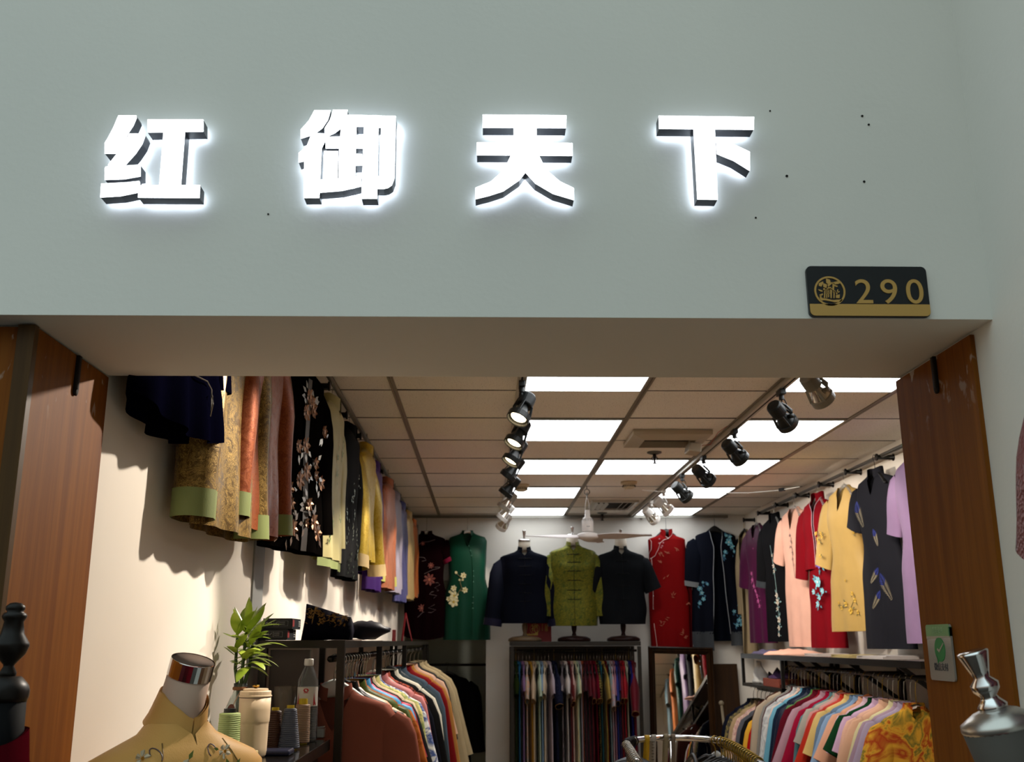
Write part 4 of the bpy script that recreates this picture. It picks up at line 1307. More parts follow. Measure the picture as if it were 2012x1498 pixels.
for i, (x, nm, c, kd, c2, slv) in enumerate(BACKD):
    u = 960+x/5.026
    px_ = at(u, 1300, 'Y', yc).x
    px_ = min(max(px_, RX0+.05), RX1-.045)
    z = zr-.115
    big = i in (10, 36)
    g = G(ln=1.12+.1*rng.random(), sh=.16, drop=.06, nk=.05, bust=.16, waist=.14, hem=.155, wz=.4, d=.019 if big else .012, vd=.03, famp=.006, folds=3, dh=.026 if big else .014)
    mt = fabric(c, kd, c2, None, 2 if kd in ('floral', 'brocade') else 1)
    nb = f'between the {names[i-1]} and {names[i+1]} ones' if 0 < i < len(names)-1 else ('outermost by the recess' if i == 0 else 'outermost by the mirror')
    r = garment('dress', f'{nm} dress on the back rack, {nb}', 'dress', g, mt, (px_, yc, z), PI/2+rng.uniform(-.12, .12), sl=.10+slv*2.2 if slv else 0, sleeve=dict(sa=24, sa_pos=2, r0=.07, r1=.062, dy=.02 if not big else .035), collar={'shape': dict(gap=.6, h=.03)}, group='dresses packed on the back rack', nx=5, rows=18)
    if slv > .04:
        for s in [k for k in r.children if k.name.startswith('sleeve')]:
            n = len(s.data.vertices)
            q = MB().tube([s.data.vertices[n-14+k % 14].co.copy() for k in range(15)], .0022, 5, False)
            obj('sleeve_edge', q, plain('edge_gold', '#8a6a3a', .5), s)
    hanger((px_, yc, z+.006), PI/2, M_BLKP, M_SILV if i % 5 else plain('brass_hook', '#a58a3e', .3, 1), f'slim hanger holding the {nm} dress on the back rack', w=.145, hookh=.111, thick=.004)
# ------------------------------------------------------------------ jackets on mannequins on top of the rack
YM = 8.75
SM = scl(YM)
def mannequin(u, vcap, vknob, lab, vbase, wood_, base=True, dx=0):
    p = at(u, vcap, 'Y', YM)
    t = thing('mannequin', lab, 'mannequin', (p.x, YM, RZ), group='bust mannequins')
    zc = p.z-RZ
    zk = at(u, vknob, 'Y', YM).z-RZ
    lin_ = plain('mannequin_linen', '#b9b0a0', .8)
    obj('torso', MB().lathe([(.001, zc-.66), (.12, zc-.65), (.125, zc-.5), (.11, zc-.38), (.14, zc-.26), (.13, zc-.21), (.055, zc-.15), (.047, zc-.10), (.045, zc-.03)], 24, None, 1.05, .55), lin_, t, smooth=True)
    obj('neck', MB().lathe([(.056, zc-.10), (.052, zc-.06), (.05, zc-.008)], 24), lin_, t, smooth=True)
    obj('cap', MB().lathe([(.053, zc-.012), (.055, zc-.004), (.05, zc+.004), (.002, zc+.006)], 24), M_CHROME, t, smooth=True)
    obj('knob', MB().lathe([(.011, zc+.004), (.013, zc+.010), (.008, zc+.018), (.009, zc+.024), (.016, zk-.003), (.017, zk), (.002, zk+.001)], 18), M_CHROME, t, smooth=True)
    obj('pole', MB().lathe([(.017, .02), (.02, .05), (.014, .07), (.022, .10), (.024, .13), (.018, .15), (.02, zc-.64)], 18), wood_, t, smooth=True)
    obj('base', MB().lathe([(.125, 0), (.135, .008), (.13, .025), (.10, .04), (.04, .045), (.018, .05)], 32, None, 1.05, .95), wood_, t, smooth=True)
    return t
mannequin(1030, 1062, 1043, 'mannequin bust wearing the navy jacket, chrome knob, on the back rack', 1258, plain('stand_brown', '#5c4a32', .5))
mannequin(1124.5, 1052, 1036, 'mannequin bust wearing the green gold jacket behind the fan', 1258, M_DARKWOOD)
mannequin(1219, 1056, 1041, 'mannequin bust wearing the short-sleeved black jacket near the mirror', 1258, M_DARKWOOD)
def m_jacket(u, v, vh, short, label, mat, sl, sa, hem, frog, fz, sh=.208, cuff=None, kw={}):
    p = at(u, v, 'Y', YM)
    g = G(ln=(vh-v)*SM, sh=sh, drop=.062, nk=.064, bust=.205, waist=.195, hem=hem, wz=.36, d=.105, vd=.045, vw=.04, famp=.004, folds=2, dh=.10, d0=.058, d1=.075)
    r = garment('jacket', label, 'jacket', g, mat, (p.x, YM, p.z), 0, sl=sl, sleeve=dict(sa=sa, r0=.088, r1=.076, dy=.055, inset=.055, zoff=-.05, **kw), collar={'shape': dict(gap=.75, h=.045, flare=-.004)}, cuff=cuff, group='jackets on mannequins', nx=14)
    frogs(r, g, [at(u, q, 'Y', YM).z-p.z for q in fz], .058, frog)
    e = MB().tube([on_front(g, 0, -.05-(g.ln-.055)*i/20)+Vector((0, -.002, 0)) for i in range(21)], .0016, 5)
    obj('front_seam', e, frog, r)
    return r, g
m_jacket(1030, 1082, 1222, 'navy', 'navy blue jacket with turned-back cuffs on the mannequin beside the emerald dress', fabric('#0a0d18', 'wool'), .54, 8, .205, fabric('#04060e', 'satin'), (1083, 1099, 1115, 1132, 1149, 1166, 1183), cuff=(fabric('#14142a', 'satin'), .14))
m_jacket(1125, 1072, 1227, 'green', 'green and gold dragon brocade jacket with black frog buttons on the middle mannequin', fabric('#38481f', 'brocade', '#83761f', '#5c5a1a', .7), .50, 6, .20, fabric('#0c0f08', 'satin'), (1074, 1091, 1107, 1124, 1142, 1161, 1179), sh=.2)
m_jacket(1219, 1080, 1224, 'black', 'black short-sleeved jacket with cloth buttons on the mannequin nearest the red cheongsam', fabric('#0f1114', 'plain'), .27, 24, .195, fabric('#06070a', 'satin'), (1080, 1104, 1129, 1153, 1178), sh=.205)
# red gift box on the rack
a, c = at(1031.5, 1224, 'Y', 8.9), at(1083.5, 1260, 'Y', 8.9)
w_ = c.x-a.x
t = thing('calendar', 'red desk calendar with gold lucky character between two mannequin stands', 'calendar', ((a.x+c.x)/2, 8.9, RZ))
hh = .19
q = MB().box((-w_/2, 0, 0), (w_/2, .012, hh))
q.box((-w_/2, -.012, 0), (w_/2, 0, .04))
obj('cover', q, plain('calendar_red', '#7d0a10', .35), t)
gp = plain('calendar_gold', '#b59a4a', .35, .5)
fc = lambda pp_, d: Vector((pp_[0], d, pp_[1]))
q = MB()
ringp = [(math.cos(2*PI*i/28), math.sin(2*PI*i/28)) for i in range(28)]
cx, cz, R0 = -.03, .108, .042
q.rings([[Vector((cx+R0*k*c_, y, cz+R0*k*s_)) for c_, s_ in ringp] for k, y in ((1, 0), (1, -.001), (.95, -.001), (.95, 0))])
obj('gold_ring', q, gp, t)
text('gold_character', '\u798f', .062, gp, t, (cx, -.0006, cz), (PI/2, 0, 0), .0005)
obj('red_disc', MB().lathe([(.014, 0), (.014, .0018)], 18, Matrix.Translation((cx+.012, 0, cz-.008)) @ Matrix.Rotation(PI/2, 4, 'X')), plain('disc_red', '#8a3a26', .5), t)
q = MB()
for i in range(26):
    x = -w_/2+.006+.105*i/26
    hgt = .008+.012*rng.random()+(.014 if i > 19 else 0)
    q.box((x, -.0012, .052), (x+.0035, 0, .052+hgt))
obj('gold_landscape', q, gp, t)
q = MB()
for i in range(5):
    q.box((.032, -.001, .09+.012*i), (.041, 0, .098+.012*i))
obj('side_lettering', q, plain('calendar_copper', '#9a6a3a', .4, .4), t)
q = MB()
frame_ring_pts = rrect(.058, .086, .082, .142, .008)
n_ = len(frame_ring_pts)
in_ = rrect(.0605, .0885, .0795, .1395, .006)
q.rings([[Vector((p_[0], y, p_[1])) for p_ in pts] for pts, y in ((frame_ring_pts, 0), (frame_ring_pts, -.001), (in_, -.001), (in_, 0))])
for i in range(3):
    q.box((.066, -.001, .096+.013*i), (.074, 0, .104+.013*i))
obj('gold_cartouche', q, gp, t)
# ------------------------------------------------------------------ standing mirror leaning on the back wall
yt = 8.86
A_, B_ = at(1262, 1275, 'Y', yt), at(1388, 1275, 'Y', yt)
mw, mh = B_.x-A_.x, 1.56
mr = thing('standing_mirror', 'tall mirror in dark carved frame leaning below the red cheongsam, reflecting dresses', 'mirror', ((A_.x+B_.x)/2, yt-.21, 0.01), (-math.radians(7.9), math.radians(1.6), -math.radians(1.5)))
q = MB()
prof = [(0, 0), (0, -.03), (.012, -.04), (.022, -.028), (.032, -.034), (.045, -.018), (.052, -.014), (.058, -.004), (.058, 0)]
def frame_prof(w, h, prof, q):
    R = []
    for ins, y in prof:
        R.append([Vector((-w/2+ins, y, ins)), Vector((w/2-ins, y, ins)), Vector((w/2-ins, y, h-ins)), Vector((-w/2+ins, y, h-ins))])
    q.rings(R)
zt = at(1325, 1275, 'Y', yt).z
frame_prof(mw, zt/math.cos(math.radians(7.9)), prof, q)
obj('frame', q, wood('mirror_wood', '#1a0f08', '#33200f', .3), mr)
obj('mirror_glass', MB().box((-mw/2+.05, -.006, .05), (mw/2-.05, -.002, zt-.03)), plain('mirror_silver', '#d2d4d2', .015, 1), mr)
obj('backing_board', MB().box((-mw/2+.01, 0, .01), (mw/2-.01, .008, zt)), plain('mirror_backing', '#3a2c1e', .8), mr)
# boards and stick beside it
q = MB().box((-.11, 0, 0), (.11, .02, 1.42))
tag(obj('wood_board', q, wood('board_wood', '#2a1a0e', '#38240f', .6), loc=(2.08, 8.86, 0), rot=(-.12, 0, 0)), 'dark brown board leaning on the back wall beside the mirror', 'board')
q = MB().tube([(0, 0, 0), (0, 0, 1.1)], .011, 8)
q.sphere((0, 0, 1.11), .022, 10, 8)
p = at(1416, 1372, 'Y', 8.72)
tag(obj('walking_stick', q, plain('stick_cream', '#6f6552', .6), loc=(p.x+.05, 8.6, 0), rot=(-.12, -.04, 0), smooth=True), 'thin stick with round pale knob standing before the brown board', 'stick')
# dark coat hanging in the recess
g = G(ln=1.0, sh=.2, d=.05, vd=.1, op=[(.1, .01), (1, .01)])
garment('coat', 'black coat hanging low in the dim recess beside the dress rack', 'coat', g, fabric('#0a0a0b', 'wool'), (-.34, 9.55, 1.32), .15, sl=.6, sleeve=dict(sa=6))
hanger((-.34, 9.55, 1.335), .15, M_BLKP, M_BLKP, 'black hanger of the black coat in the recess', w=.17)
q = MB().tube([(DX0-.045, 9.55, 1.40), (DX1+.045, 9.55, 1.40)], .012, 8)
tag(obj('recess_rail', q, M_DKMET, smooth=True), 'low dark rail inside the recess carrying the black coat', 'rail')
# ------------------------------------------------------------------ shelf rack along the brocade wall
RXA, RXB = -.735, -.457
yfr = 3.42
RZL = at(600, 1258.7, 'Y', yfr).z
posts_y = [yfr]+[at(u, 1300, 'X', RXB).y for u in (750, 798, 836)]+[8.5]
M_SQ = plain('square_tube', '#2b2722', .28, .65)
rk = thing('shelf_rack', 'long black shelf rack with clothes rail standing along the brocade wall', 'clothes rack', ((RXA+RXB)/2, yfr, 0))
ox = (RXA+RXB)/2
for i, y in enumerate(posts_y):
    for x in (RXA+.0125, RXB-.0125):
        obj('post', MB().cbox((x-ox, y-yfr+.0125, RZL/2-.0125), (.025, .025, RZL-.025)), M_SQ, rk)
    obj('cross_beam', MB().box((RXA-ox, y-yfr, RZL-.025), (RXB-ox, y-yfr+.025, RZL)), M_SQ, rk)
ye = posts_y[-1]-yfr+.025
for x in (RXA, RXB-.025):
    obj('long_beam', MB().box((x-ox, .025, RZL-.025), (x-ox+.025, ye, RZL-.001)), M_SQ, rk)
obj('shelf_board', MB().box((RXA-ox+.025, .025, RZL-.012), (RXB-ox-.025, ye, RZL-.002)), M_SQ, rk)
ZRL = 1.548
obj('hanging_rail', MB().tube([(-.505-ox, .02, ZRL), (-.505-ox, ye-.02, ZRL)], .011, 10), M_DKMET, rk, smooth=True)
obj('side_panel', MB().box((RXA-ox+.03, .035, 1.0), (-.575-ox, .04, RZL-.03)), plain('panel_taupe', '#4a3f38', .5), rk)
obj('panel_edge', MB().box((-.575-ox, .032, 1.0), (-.572-ox, .042, RZL-.03)), M_GREYT, rk)
# counter in front of it
ZCT = 1.30
ct = thing('display_counter', 'low black counter carrying thread cones and a cream tumbler', 'counter', ((RXA+RXB)/2, 2.45, 0))
cx0, cx1, cy1 = RXA-ox, at(580, 1496, 'Z', ZCT).x-ox, yfr-2.45-.01
obj('counter_top', MB().box((cx0, 0, ZCT-.03), (cx1, cy1, ZCT)), plain('counter_black', '#15120f', .12), ct, bevel=.002)
obj('counter_body', MB().box((cx0+.01, .02, .05), (cx1-.03, cy1-.02, ZCT-.03)), plain('counter_dark', '#1e1a17', .4), ct)
obj('plinth', MB().box((cx0+.03, .04, 0), (cx1-.05, cy1-.04, .05)), M_BLACK, ct)
obj('edge_trim', MB().box((cx1, 0, ZCT-.03), (cx1+.004, cy1, ZCT+.001)), M_DKMET, ct)

def rack_garment(kind, nm, c, kd, c2, x, y, z, ln, sl, sa, rackname, prev, nxt, r0=.08, r1=.07, sh=.195, d=.03, op=None, collar=True, hk=None, bar=None, rz=0, cuff=None, famp=.01, hookh=.10, w=.165, scale=1.3, hem=.22, vd=.05, thick=.006, dy=.03, piping=None, flat=False, wall=0, hx=None):
    g = G(ln=ln, sh=sh, drop=.065, nk=.06, bust=sh+.015, waist=sh-.005, hem=hem, wz=.38, d=d, vd=vd, op=op, famp=famp, folds=4, dh=d*1.1)
    if prev and nxt:
        lab = f'{nm} {kind} on the {rackname}, between the {prev} and {nxt} ones'
    elif nxt:
        lab = f'{nm} {kind} on the {rackname}, end one by the {nxt} one'
    else:
        lab = f'{nm} {kind} on the {rackname}, end one by the {prev} one'
    r = garment(kind, lab, kind, g, fabric(c, kd, c2, '#5c5a26' if nm == 'orange gold floral' else None, scale if kd in ('floral', 'brocade', 'diamond') else 1), (x, y, z), rz, sl=sl, sleeve=dict(sa=sa, r0=r0, r1=r1, dy=dy, inset=.04, **({'sa_pos': 3} if wall > 0 else {'sa_neg': 3} if wall < 0 else {})), collar={'shape': dict(gap=.8, h=.03)} if collar else None, group=f'garments on the {rackname}', cuff=cuff, nx=7, rows=18, piping=piping)
    hanger((x if hx is None else hx, y, z+.006), rz, bar or M_BLKP, hk or M_SILV, f'hanger of the {nm} {kind} on the {rackname}', w=w, hookh=hookh+.008, wr=.0024, R=.0176, thick=thick, flat=flat)
    return r, g
M_WHB = plain('white_hanger', '#c9cbc8', .4)
M_BRASS = plain('brass_hook', '#a58a3e', .3, 1)
LRN = 'shelf rack'
LR = [('shirt', 'dusty pink', '#8a4f40', 'plain', None, .80, .30, 12), ('blouse', 'black tie', '#131312', 'satin', None, .7, .2, 14), ('blouse', 'silver grey', '#8b8d8c', 'satin', None, .7, .2, 14), ('blouse', 'peach paisley', '#b58468', 'brocade', '#caa288', .72, .34, 14),
      ('blouse', 'moss green', '#3d4a12', 'satin', None, .95, .16, 10), ('blouse', 'burnt orange', '#7d3c14', 'floral', '#9c5a2a', .85, .36, 13), ('blouse', 'sky blue', '#3f86b0', 'satin', None, .7, .2, 12), ('blouse', 'red brocade', '#8a0c18', 'brocade', '#7a1030', .75, .2, 14),
      ('jacket', 'charcoal', '#19191b', 'wool', None, .8, .28, 16), ('blouse', 'stone beige', '#a3937a', 'plain', None, .7, .2, 14), ('blouse', 'sage flowered', '#6f7a4a', 'floral', '#a9a06a', .75, .22, 13), ('blouse', 'white blue printed', '#c9c9c4', 'floral', '#27407a', .75, .34, 13),
      ('blouse', 'rose', '#b5706f', 'satin', None, .72, .2, 13), ('jacket', 'midnight', '#0b0d16', 'plain', None, .9, .5, 9), ('dress', 'black coral printed', '#141010', 'floral', '#9a4a3a', 1.1, .2, 12), ('jacket', 'black white-edged', '#0e0e0e', 'plain', None, .9, .56, 9), ('coat', 'ivory', '#c5bfae', 'plain', None, 1.1, .60, 8),
      ('coat', 'slate', '#2c363a', 'plain', None, 1.0, .58, 9), ('coat', 'steel blue', '#4a5966', 'plain', None, 1.0, .56, 8), ('jacket', 'dark red', '#6a1012', 'plain', None, .9, .5, 8), ('coat', 'camel', '#8f6230', 'wool', None, 1.1, .62, 9), ('blouse', 'shell pink', '#b08c76', 'plain', None, .8, .34, 15),
      ('coat', 'dark grey', '#2b2a28', 'wool', None, 1.0, .40, 11), ('coat', 'oat', '#8f8062', 'wool', None, 1.1, .62, 11), ('coat', 'sandy sheer', '#9a8a6a', 'plain', None, 1.1, .60, 13)]
LY = [3.55, 3.64, 3.70, 3.78, 3.86, 3.94, 4.02, 4.10, 4.19, 4.28, 4.37, 4.46, 4.66, 4.80, 4.95, 5.12, 5.35, 5.6, 5.86, 6.12, 6.4, 6.75, 7.1, 7.5, 7.95]
LN = [q[1] for q in LR]
zg = ZRL+.011-.112
for i, (q, y) in enumerate(zip(LR, LY)):
    kind, nm, c, kd, c2, ln, sl, sa = q
    f = min(1, max(0, (y-4.4)/3.5))
    x = -.497+.012*f
    for yp in posts_y:
        if abs(y-yp-.012) < .06:
            y = yp+.075
    bar = [M_WHB, M_WHB, M_BLKP, M_SPG, M_BLKP][i % 5] if i else plain('frosted_hanger', '#c4c6c2', .5)
    r, g = rack_garment(kind, nm, c, kd, c2, x+rng.uniform(-.008, .008), y, zg, ln, sl, sa+rng.uniform(-1, 6), LRN, LN[i-1] if i else None, LN[i+1] if i < len(LR)-1 else None, rz=-.05-.05*f+rng.uniform(-.04, .04), bar=bar, hk=M_SILV,
                        sh=.205 if i == 0 else .175, d=.045 if i == 0 else .028, vd=.13 if i == 0 else .05, w=.155 if i == 0 else .15, hem=.24, dy=.04 if i == 0 else .03, flat=(i in (0, 2, 13, 17)), op=None, wall=-1, hx=-.505)
    if i == 0:
        dots(r, g, [(-.03, -.13), (-.02, -.24), (-.02, -.35)], .007, plain('pearl_pink', '#b98a7a', .3))
    if i in (15, 16):
        e = MB()
        for sg in (-1, 1):
            P = sleeve_mesh(g, sg, sl, sa=sa+2.5 if sg > 0 else 3, inset=.04)[1]
            e.tube([p_+Vector((0, -.036, 0)) for p_ in P[2:]], .006, 5)
        obj('sleeve_stripe', e, plain('white_tape', '#c9c7c0', .6), r, smooth=True)
# things lying on the shelf
def on_shelf(u, y): return at(u, 1256, 'Y', y).x
bx = plain('box_black', '#0e0d0d', .35)
wt_ = plain('box_print_white', '#b5b2ac', .6)
rd = plain('box_print_red', '#8f2a28', .5)
for k, (u0, u1, us, y, z0, lab) in enumerate(((505, 563, 594, 3.46, RZL+.001, 'black printed box, lower of the two on the shelf end'), (515, 572, 594, 3.475, RZL+.0365, 'black printed box, upper of the two on the shelf end'))):
    a, b_ = on_shelf(u0, y), on_shelf(u1, y)
    ww = max(.09, b_-a)
    t = thing('product_box', lab, 'box', (a, y, z0), (0, 0, .0), group='black boxes on the shelf rack')
    obj('box', MB().box((0, 0, 0), (ww, .16, .035)), bx, t, bevel=.001)
    obj('side_flap', MB().box((ww, .002, .001), (ww+.0012, .158, .034)), plain('box_side_grey', '#24272a', .4), t)
    ringp = [(math.cos(2*PI*i/16), math.sin(2*PI*i/16)) for i in range(16)]
    q = MB()
    q.rings([[Vector((.013+.005*kk*c_, yy, .018+.005*kk*s_)) for c_, s_ in ringp] for kk, yy in ((1, 0), (1, -.0006), (.75, -.0006), (.75, 0))])
    obj('round_logo', q, wt_, t)
    text('brand_lettering', 'A', .006, wt_, t, (.013, -.0002, .018), (PI/2, 0, 0), .0003)
    text('brand_lettering', 'rew', .008, wt_, t, (.0245, -.0002, .0185), (PI/2, 0, 0), .0003)
    q = MB()
    for x0, x1 in ((.036, .052), (.053, .083)):
        x1 = min(x1, ww-.006)
        for (p0, p1, r0, r1) in ((x0, x1, .010, .0104), (x0, x1, .0266, .027), (x0, x0+.0004, .01, .027), (x1-.0004, x1, .01, .027)):
            q.box((p0, -.0006, r0), (p1, 0, r1))
    q.bar((.040, -.0003, .014), (.048, -.0003, .024), .0012, .0006)
    q.bar((.041, -.0003, .020), (.049, -.0003, .021), .001, .0006)
    for zz in (.015, .021):
        for j in range(5):
            q.box((.056+.0035*j, -.0006, zz), (.058+.0035*j, 0, zz+.002))
    obj('print_panel', q, wt_, t)
    q = MB().box((ww+.0012, .006, .008), (ww+.002, .035, .03))
    obj('red_tag', q, rd, t)
    q = MB()
    for j in range(3):
        q.box((ww+.0012, .115, .010+.007*j), (ww+.002, .15, .013+.007*j))
    obj('side_print', q, wt_, t)
# folded navy cloth with gold bamboo
M_NAVG = fabric('#0d0b16', 'plain')
a = at(594, 1256, 'Y', 3.7)
q = MB()
n, R = 10, []
wd = at(688, 1256, 'Y', 3.7).x-a.x
for i in range(n+1):
    x = wd*i/n
    top = .125-.045*i/n
    ring = []
    for (yy, zz) in ((-.03, 0), (-.034, .03), (-.02, top*.6), (-.004, top), (.012, top*1.0), (.045, top*.7), (.07, .03), (.07, 0)):
        ring.append(Vector((x+.006*math.sin(zz*40)+zz*.12*(1-i/n), yy+.004*math.sin(7*x*20), zz+.002*math.sin(30*x+yy*60))))
    R.append(ring)
q.rings(R, True, True, True)
t = obj('folded_fabric', q, M_NAVG, loc=(a.x, 3.7, RZL+.001), smooth=True)
tag(t, 'folded navy cloth with gold bamboo print standing on the shelf behind the boxes', 'fabric')
e = MB()
gb = random.Random(5)
for i in range(60):
    x = wd*(.12+.8*gb.random()**1.1)
    f = 1-x/wd
    zz = (.125-.045*x/wd)*gb.uniform(.45, .98)
    yy = -.034+(.03*(zz/.12))-.004
    for k in range(2):
        leaf(e, Vector((x, yy, zz)), (gb.uniform(-1, 1), gb.uniform(-1, .3)), .016, .004, 0)
e.tube([(wd*.2, -.03, .02), (wd*.22, -.022, .07), (wd*.26, -.008, .115)], .002, 5)
e.tube([(wd*.5, -.018, .085), (wd*.75, -.018, .078), (wd*.95, -.014, .085)], .0012, 5)
obj('bamboo_print', e, plain('thread_oldgold', '#8a6420', .5), t)
q = MB()
a2 = at(700, 1256, 'Y', 3.85)
R = []
for i in range(13):
    t_ = i/12
    R.append([Vector((-.05+.17*t_+.006*math.sin(5*k+9*t_), .05*math.cos(2*PI*k/10)*math.sin(PI*min(.97, max(.06, t_)))**.5, .032+.034*math.sin(2*PI*k/10)*math.sin(PI*min(.97, max(.08, t_)))**.6*(1+.12*math.sin(3*k+14*t_))-.002)) for k in range(10)])
q.rings(R, True, True, True)
mn = min(v[2] for v in q.v)
q.v = [(x, y, z-mn) for x, y, z in q.v]
tag(obj('cloth_bag', q, fabric('#17151f', 'satin'), loc=(a2.x, 3.86, RZL+.001), smooth=True), 'crumpled dark bag lying beside the gold bamboo cloth on the shelf', 'bag')
q = MB()
for i in range(3):
    q.box((-.07, -.1, .002*i), (.07-.01*i, .1, .002*i+.0018), Matrix.Rotation(.1*i, 4, 'Z'))
tag(obj('paper_sheets', q, plain('paper', '#c9b9b0', .7), loc=(-.6, 4.6, RZL+.001)), 'loose papers lying on the shelf rack behind the crumpled bag', 'papers')
# red folding stand and red booklet
p = at(796, 1250, 'Y', 7.2)
q = MB()
for sx, lean in ((-1, .35), (1, .35)):
    q.bar((-.02, -.02, 0), (0, .01, .19), .012, .006)
    q.bar((.045, .03, 0), (0, .01, .19), .012, .006)
t = tag(obj('folding_stand', q, plain('stand_red', '#7d1c22', .45), loc=(p.x, 7.2, RZL+.001)), 'small red folding stand on the far part of the shelf by the maroon dress', 'stand')
q = MB().box((0, 0, 0), (.025, .1, .075))
tag(obj('booklet', q, plain('booklet_red', '#5a1416', .5), loc=(p.x-.08, 7.1, RZL+.001), rot=(0, 0, .1), bevel=.001), 'small dark red book upright beside the red folding stand', 'book')

# ------------------------------------------------------------------ things on the counter
def ctp(u, v, z=ZCT): return at(u, v, 'Z', z)
ZT = ZCT+.001
# cream tumbler
p = ctp(495, 1488)
sc = (at(526, 1440, 'Y', p.y).x-at(464, 1440, 'Y', p.y).x)/2
H = at(495, 1356, 'Y', p.y).z-ZT
M_CRM = plain('tumbler_cream', '#c9b394', .45)
t = thing('tumbler', 'cream insulated tumbler with gold knob and wrist strap on the black counter', 'tumbler', (p.x, p.y, ZT))
q = MB()
n = 48
R = []
for r_, z_ in ((.002, 0), (sc*.78, 0), (sc*.85, .004), (sc*.87, .012), (sc*.885, H*.08), (sc*.93, H*.50), (sc*.955, H*.515), (sc*.972, H*.53), (sc*.98, H*.6), (sc*.99, H*.7), (sc, H*.88)):
    fl = H*.12 < z_+1e-9 < H*.515
    R.append([Vector(((r_*(1-.0*(fl and i % 4 == 0)))*math.cos(2*PI*i/n), (r_*(1-.0*(fl and i % 4 == 0)))*math.sin(2*PI*i/n), z_)) for i in range(n)])
R.insert(5, [Vector((sc*.892*(1-.016*(i % 4 == 0))*math.cos(2*PI*i/n), sc*.90*(1-.016*(i % 4 == 0))*math.sin(2*PI*i/n), H*.14)) for i in range(n)])
R.insert(6, [Vector((sc*.925*(1-.016*(i % 4 == 0))*math.cos(2*PI*i/n), sc*.925*(1-.016*(i % 4 == 0))*math.sin(2*PI*i/n), H*.48)) for i in range(n)])
q.rings(R, True, True, True)
obj('cup', q, M_CRM, t, smooth=True)
obj('seal_ring', MB().lathe([(sc*.985, H*.88), (sc*.985, H*.89)], 32), plain('seal_purple', '#4a2c30', .5), t)
li = thing_lid = obj('lid', MB().lathe([(sc*1.0, H*.89), (sc*1.04, H*.9), (sc*1.04, H*.915), (sc*.99, H*.922), (sc*.99, H*.975), (sc*.95, H*.985), (sc*.8, H*.988), (sc*.79, H*1.015), (sc*.72, H*1.02), (.001, H*1.02)], 32), M_CRM, t, smooth=False)
q = MB().lathe([(.004, H*1.02), (.0045, H*1.04), (.009, H*1.045), (.0105, H*1.06), (.0085, H*1.075), (.001, H*1.078)], 16)
obj('gold_knob', q, plain('knob_gold', '#b58a3c', .18, 1), li, smooth=True)
st = MB()
x0 = -sc*1.02
st.rings([[Vector((x, y, z)) for y in (-.004, .004)] for x, z in ((x0, H*.96), (x0-.006, H*.9), (x0-.014, H*.8), (x0-.02, H*.6), (x0-.03, H*.35), (x0-.03, H*.2), (x0-.02, H*.16), (x0-.008, H*.2), (x0-.004, H*.35), (x0-.010, H*.6))], False)
sp_ = obj('wrist_strap', st, plain('strap_cream', '#b59a80', .7), t, smooth=True)
so = sp_.modifiers.new('thickness', 'SOLIDIFY')
so.thickness = .0014
obj('leather_tab', MB().lathe([(.001, -.0012), (.011, -.0012), (.011, .0012), (.001, .0012)], 20, Matrix.Translation((x0-.019, -.006, H*.68)) @ Matrix.Rotation(PI/2, 4, 'X') @ Matrix.Scale(1.7, 4, (0, 1, 0))), plain('leather_brown', '#5c3026', .6), sp_)
text('strap_lettering', 'YIHOMEI', .0095, plain('letter_red', '#9a2030', .5), sp_, (x0-.0262, -.0046, H*.42), (PI/2, -1.38, 0), .0002)
# thread cones
def cone(u, v, col, lab, rb, rt, hgt, tube_, tip=.012, tilt=0):
    p = ctp(u, v)
    t = thing('thread_cone', lab, 'thread cone', (p.x, p.y, ZT), (0, tilt, 0), 'thread cones on the counter')
    q = MB()
    prof = [(rb*.6, .002), (rb, .004)]
    for i in range(25):
        f = i/24
        prof.append((rb+(rt-rb)*f+.0005*(i % 2), .006+(hgt-.012)*f))
    prof += [(rt*.7, hgt-.004)]
    m, N, L, b = new_mat('thread')
    w_ = N.new('ShaderNodeTexWave')
    w_.wave_type, w_.bands_direction = 'BANDS', 'Z'
    w_.inputs['Scale'].default_value = 60
    w_.inputs['Distortion'].default_value = 4
    w_.inputs['Detail Scale'].default_value = .6
    L.new(coords(N, L), w_.inputs['Vector'])
    b.inputs['Base Color'].default_value = lin(col)
    b.inputs['Roughness'].default_value = .55
    bump(N, L, b, w_.outputs['Fac'], .5, .002)
    obj('thread', q.lathe(prof, 26), m, t, smooth=True)
    q = MB().lathe([(rb*.75, 0), (rb*.75, .003)], 18)
    q.lathe([(rt*.62, hgt-.006), (rt*.6, hgt+tip), (rt*.42, hgt+tip), (rt*.42, hgt)], 18)
    obj('spool_tube', q, tube_, t, smooth=False)
    return t
YT, TEAL = plain('tube_yellow', '#c4a81c', .4), plain('tube_teal', '#3f8f78', .4)
cone(446, 1497, '#8a9a5c', 'pale green thread cone with black top, partly behind the tumbler', .031, .027, .125, M_BLKP, .006)
cone(567, 1474, '#4c5262', 'grey blue thread cone with yellow tip, tallest in front on the counter', .031, .018, .118, YT, .004)
cone(592, 1463, '#9a7c60', 'beige thread cone with yellow tip behind the grey blue one', .024, .022, .12, YT)
cone(606, 1456, '#0b0c14', 'navy black thread cone with teal tip beside the clear box', .026, .024, .135, TEAL, .006)
cone(537, 1474, '#4a2814', 'brown thread cone squeezed between tumbler and grey blue cone', .019, .018, .112, YT, .004)
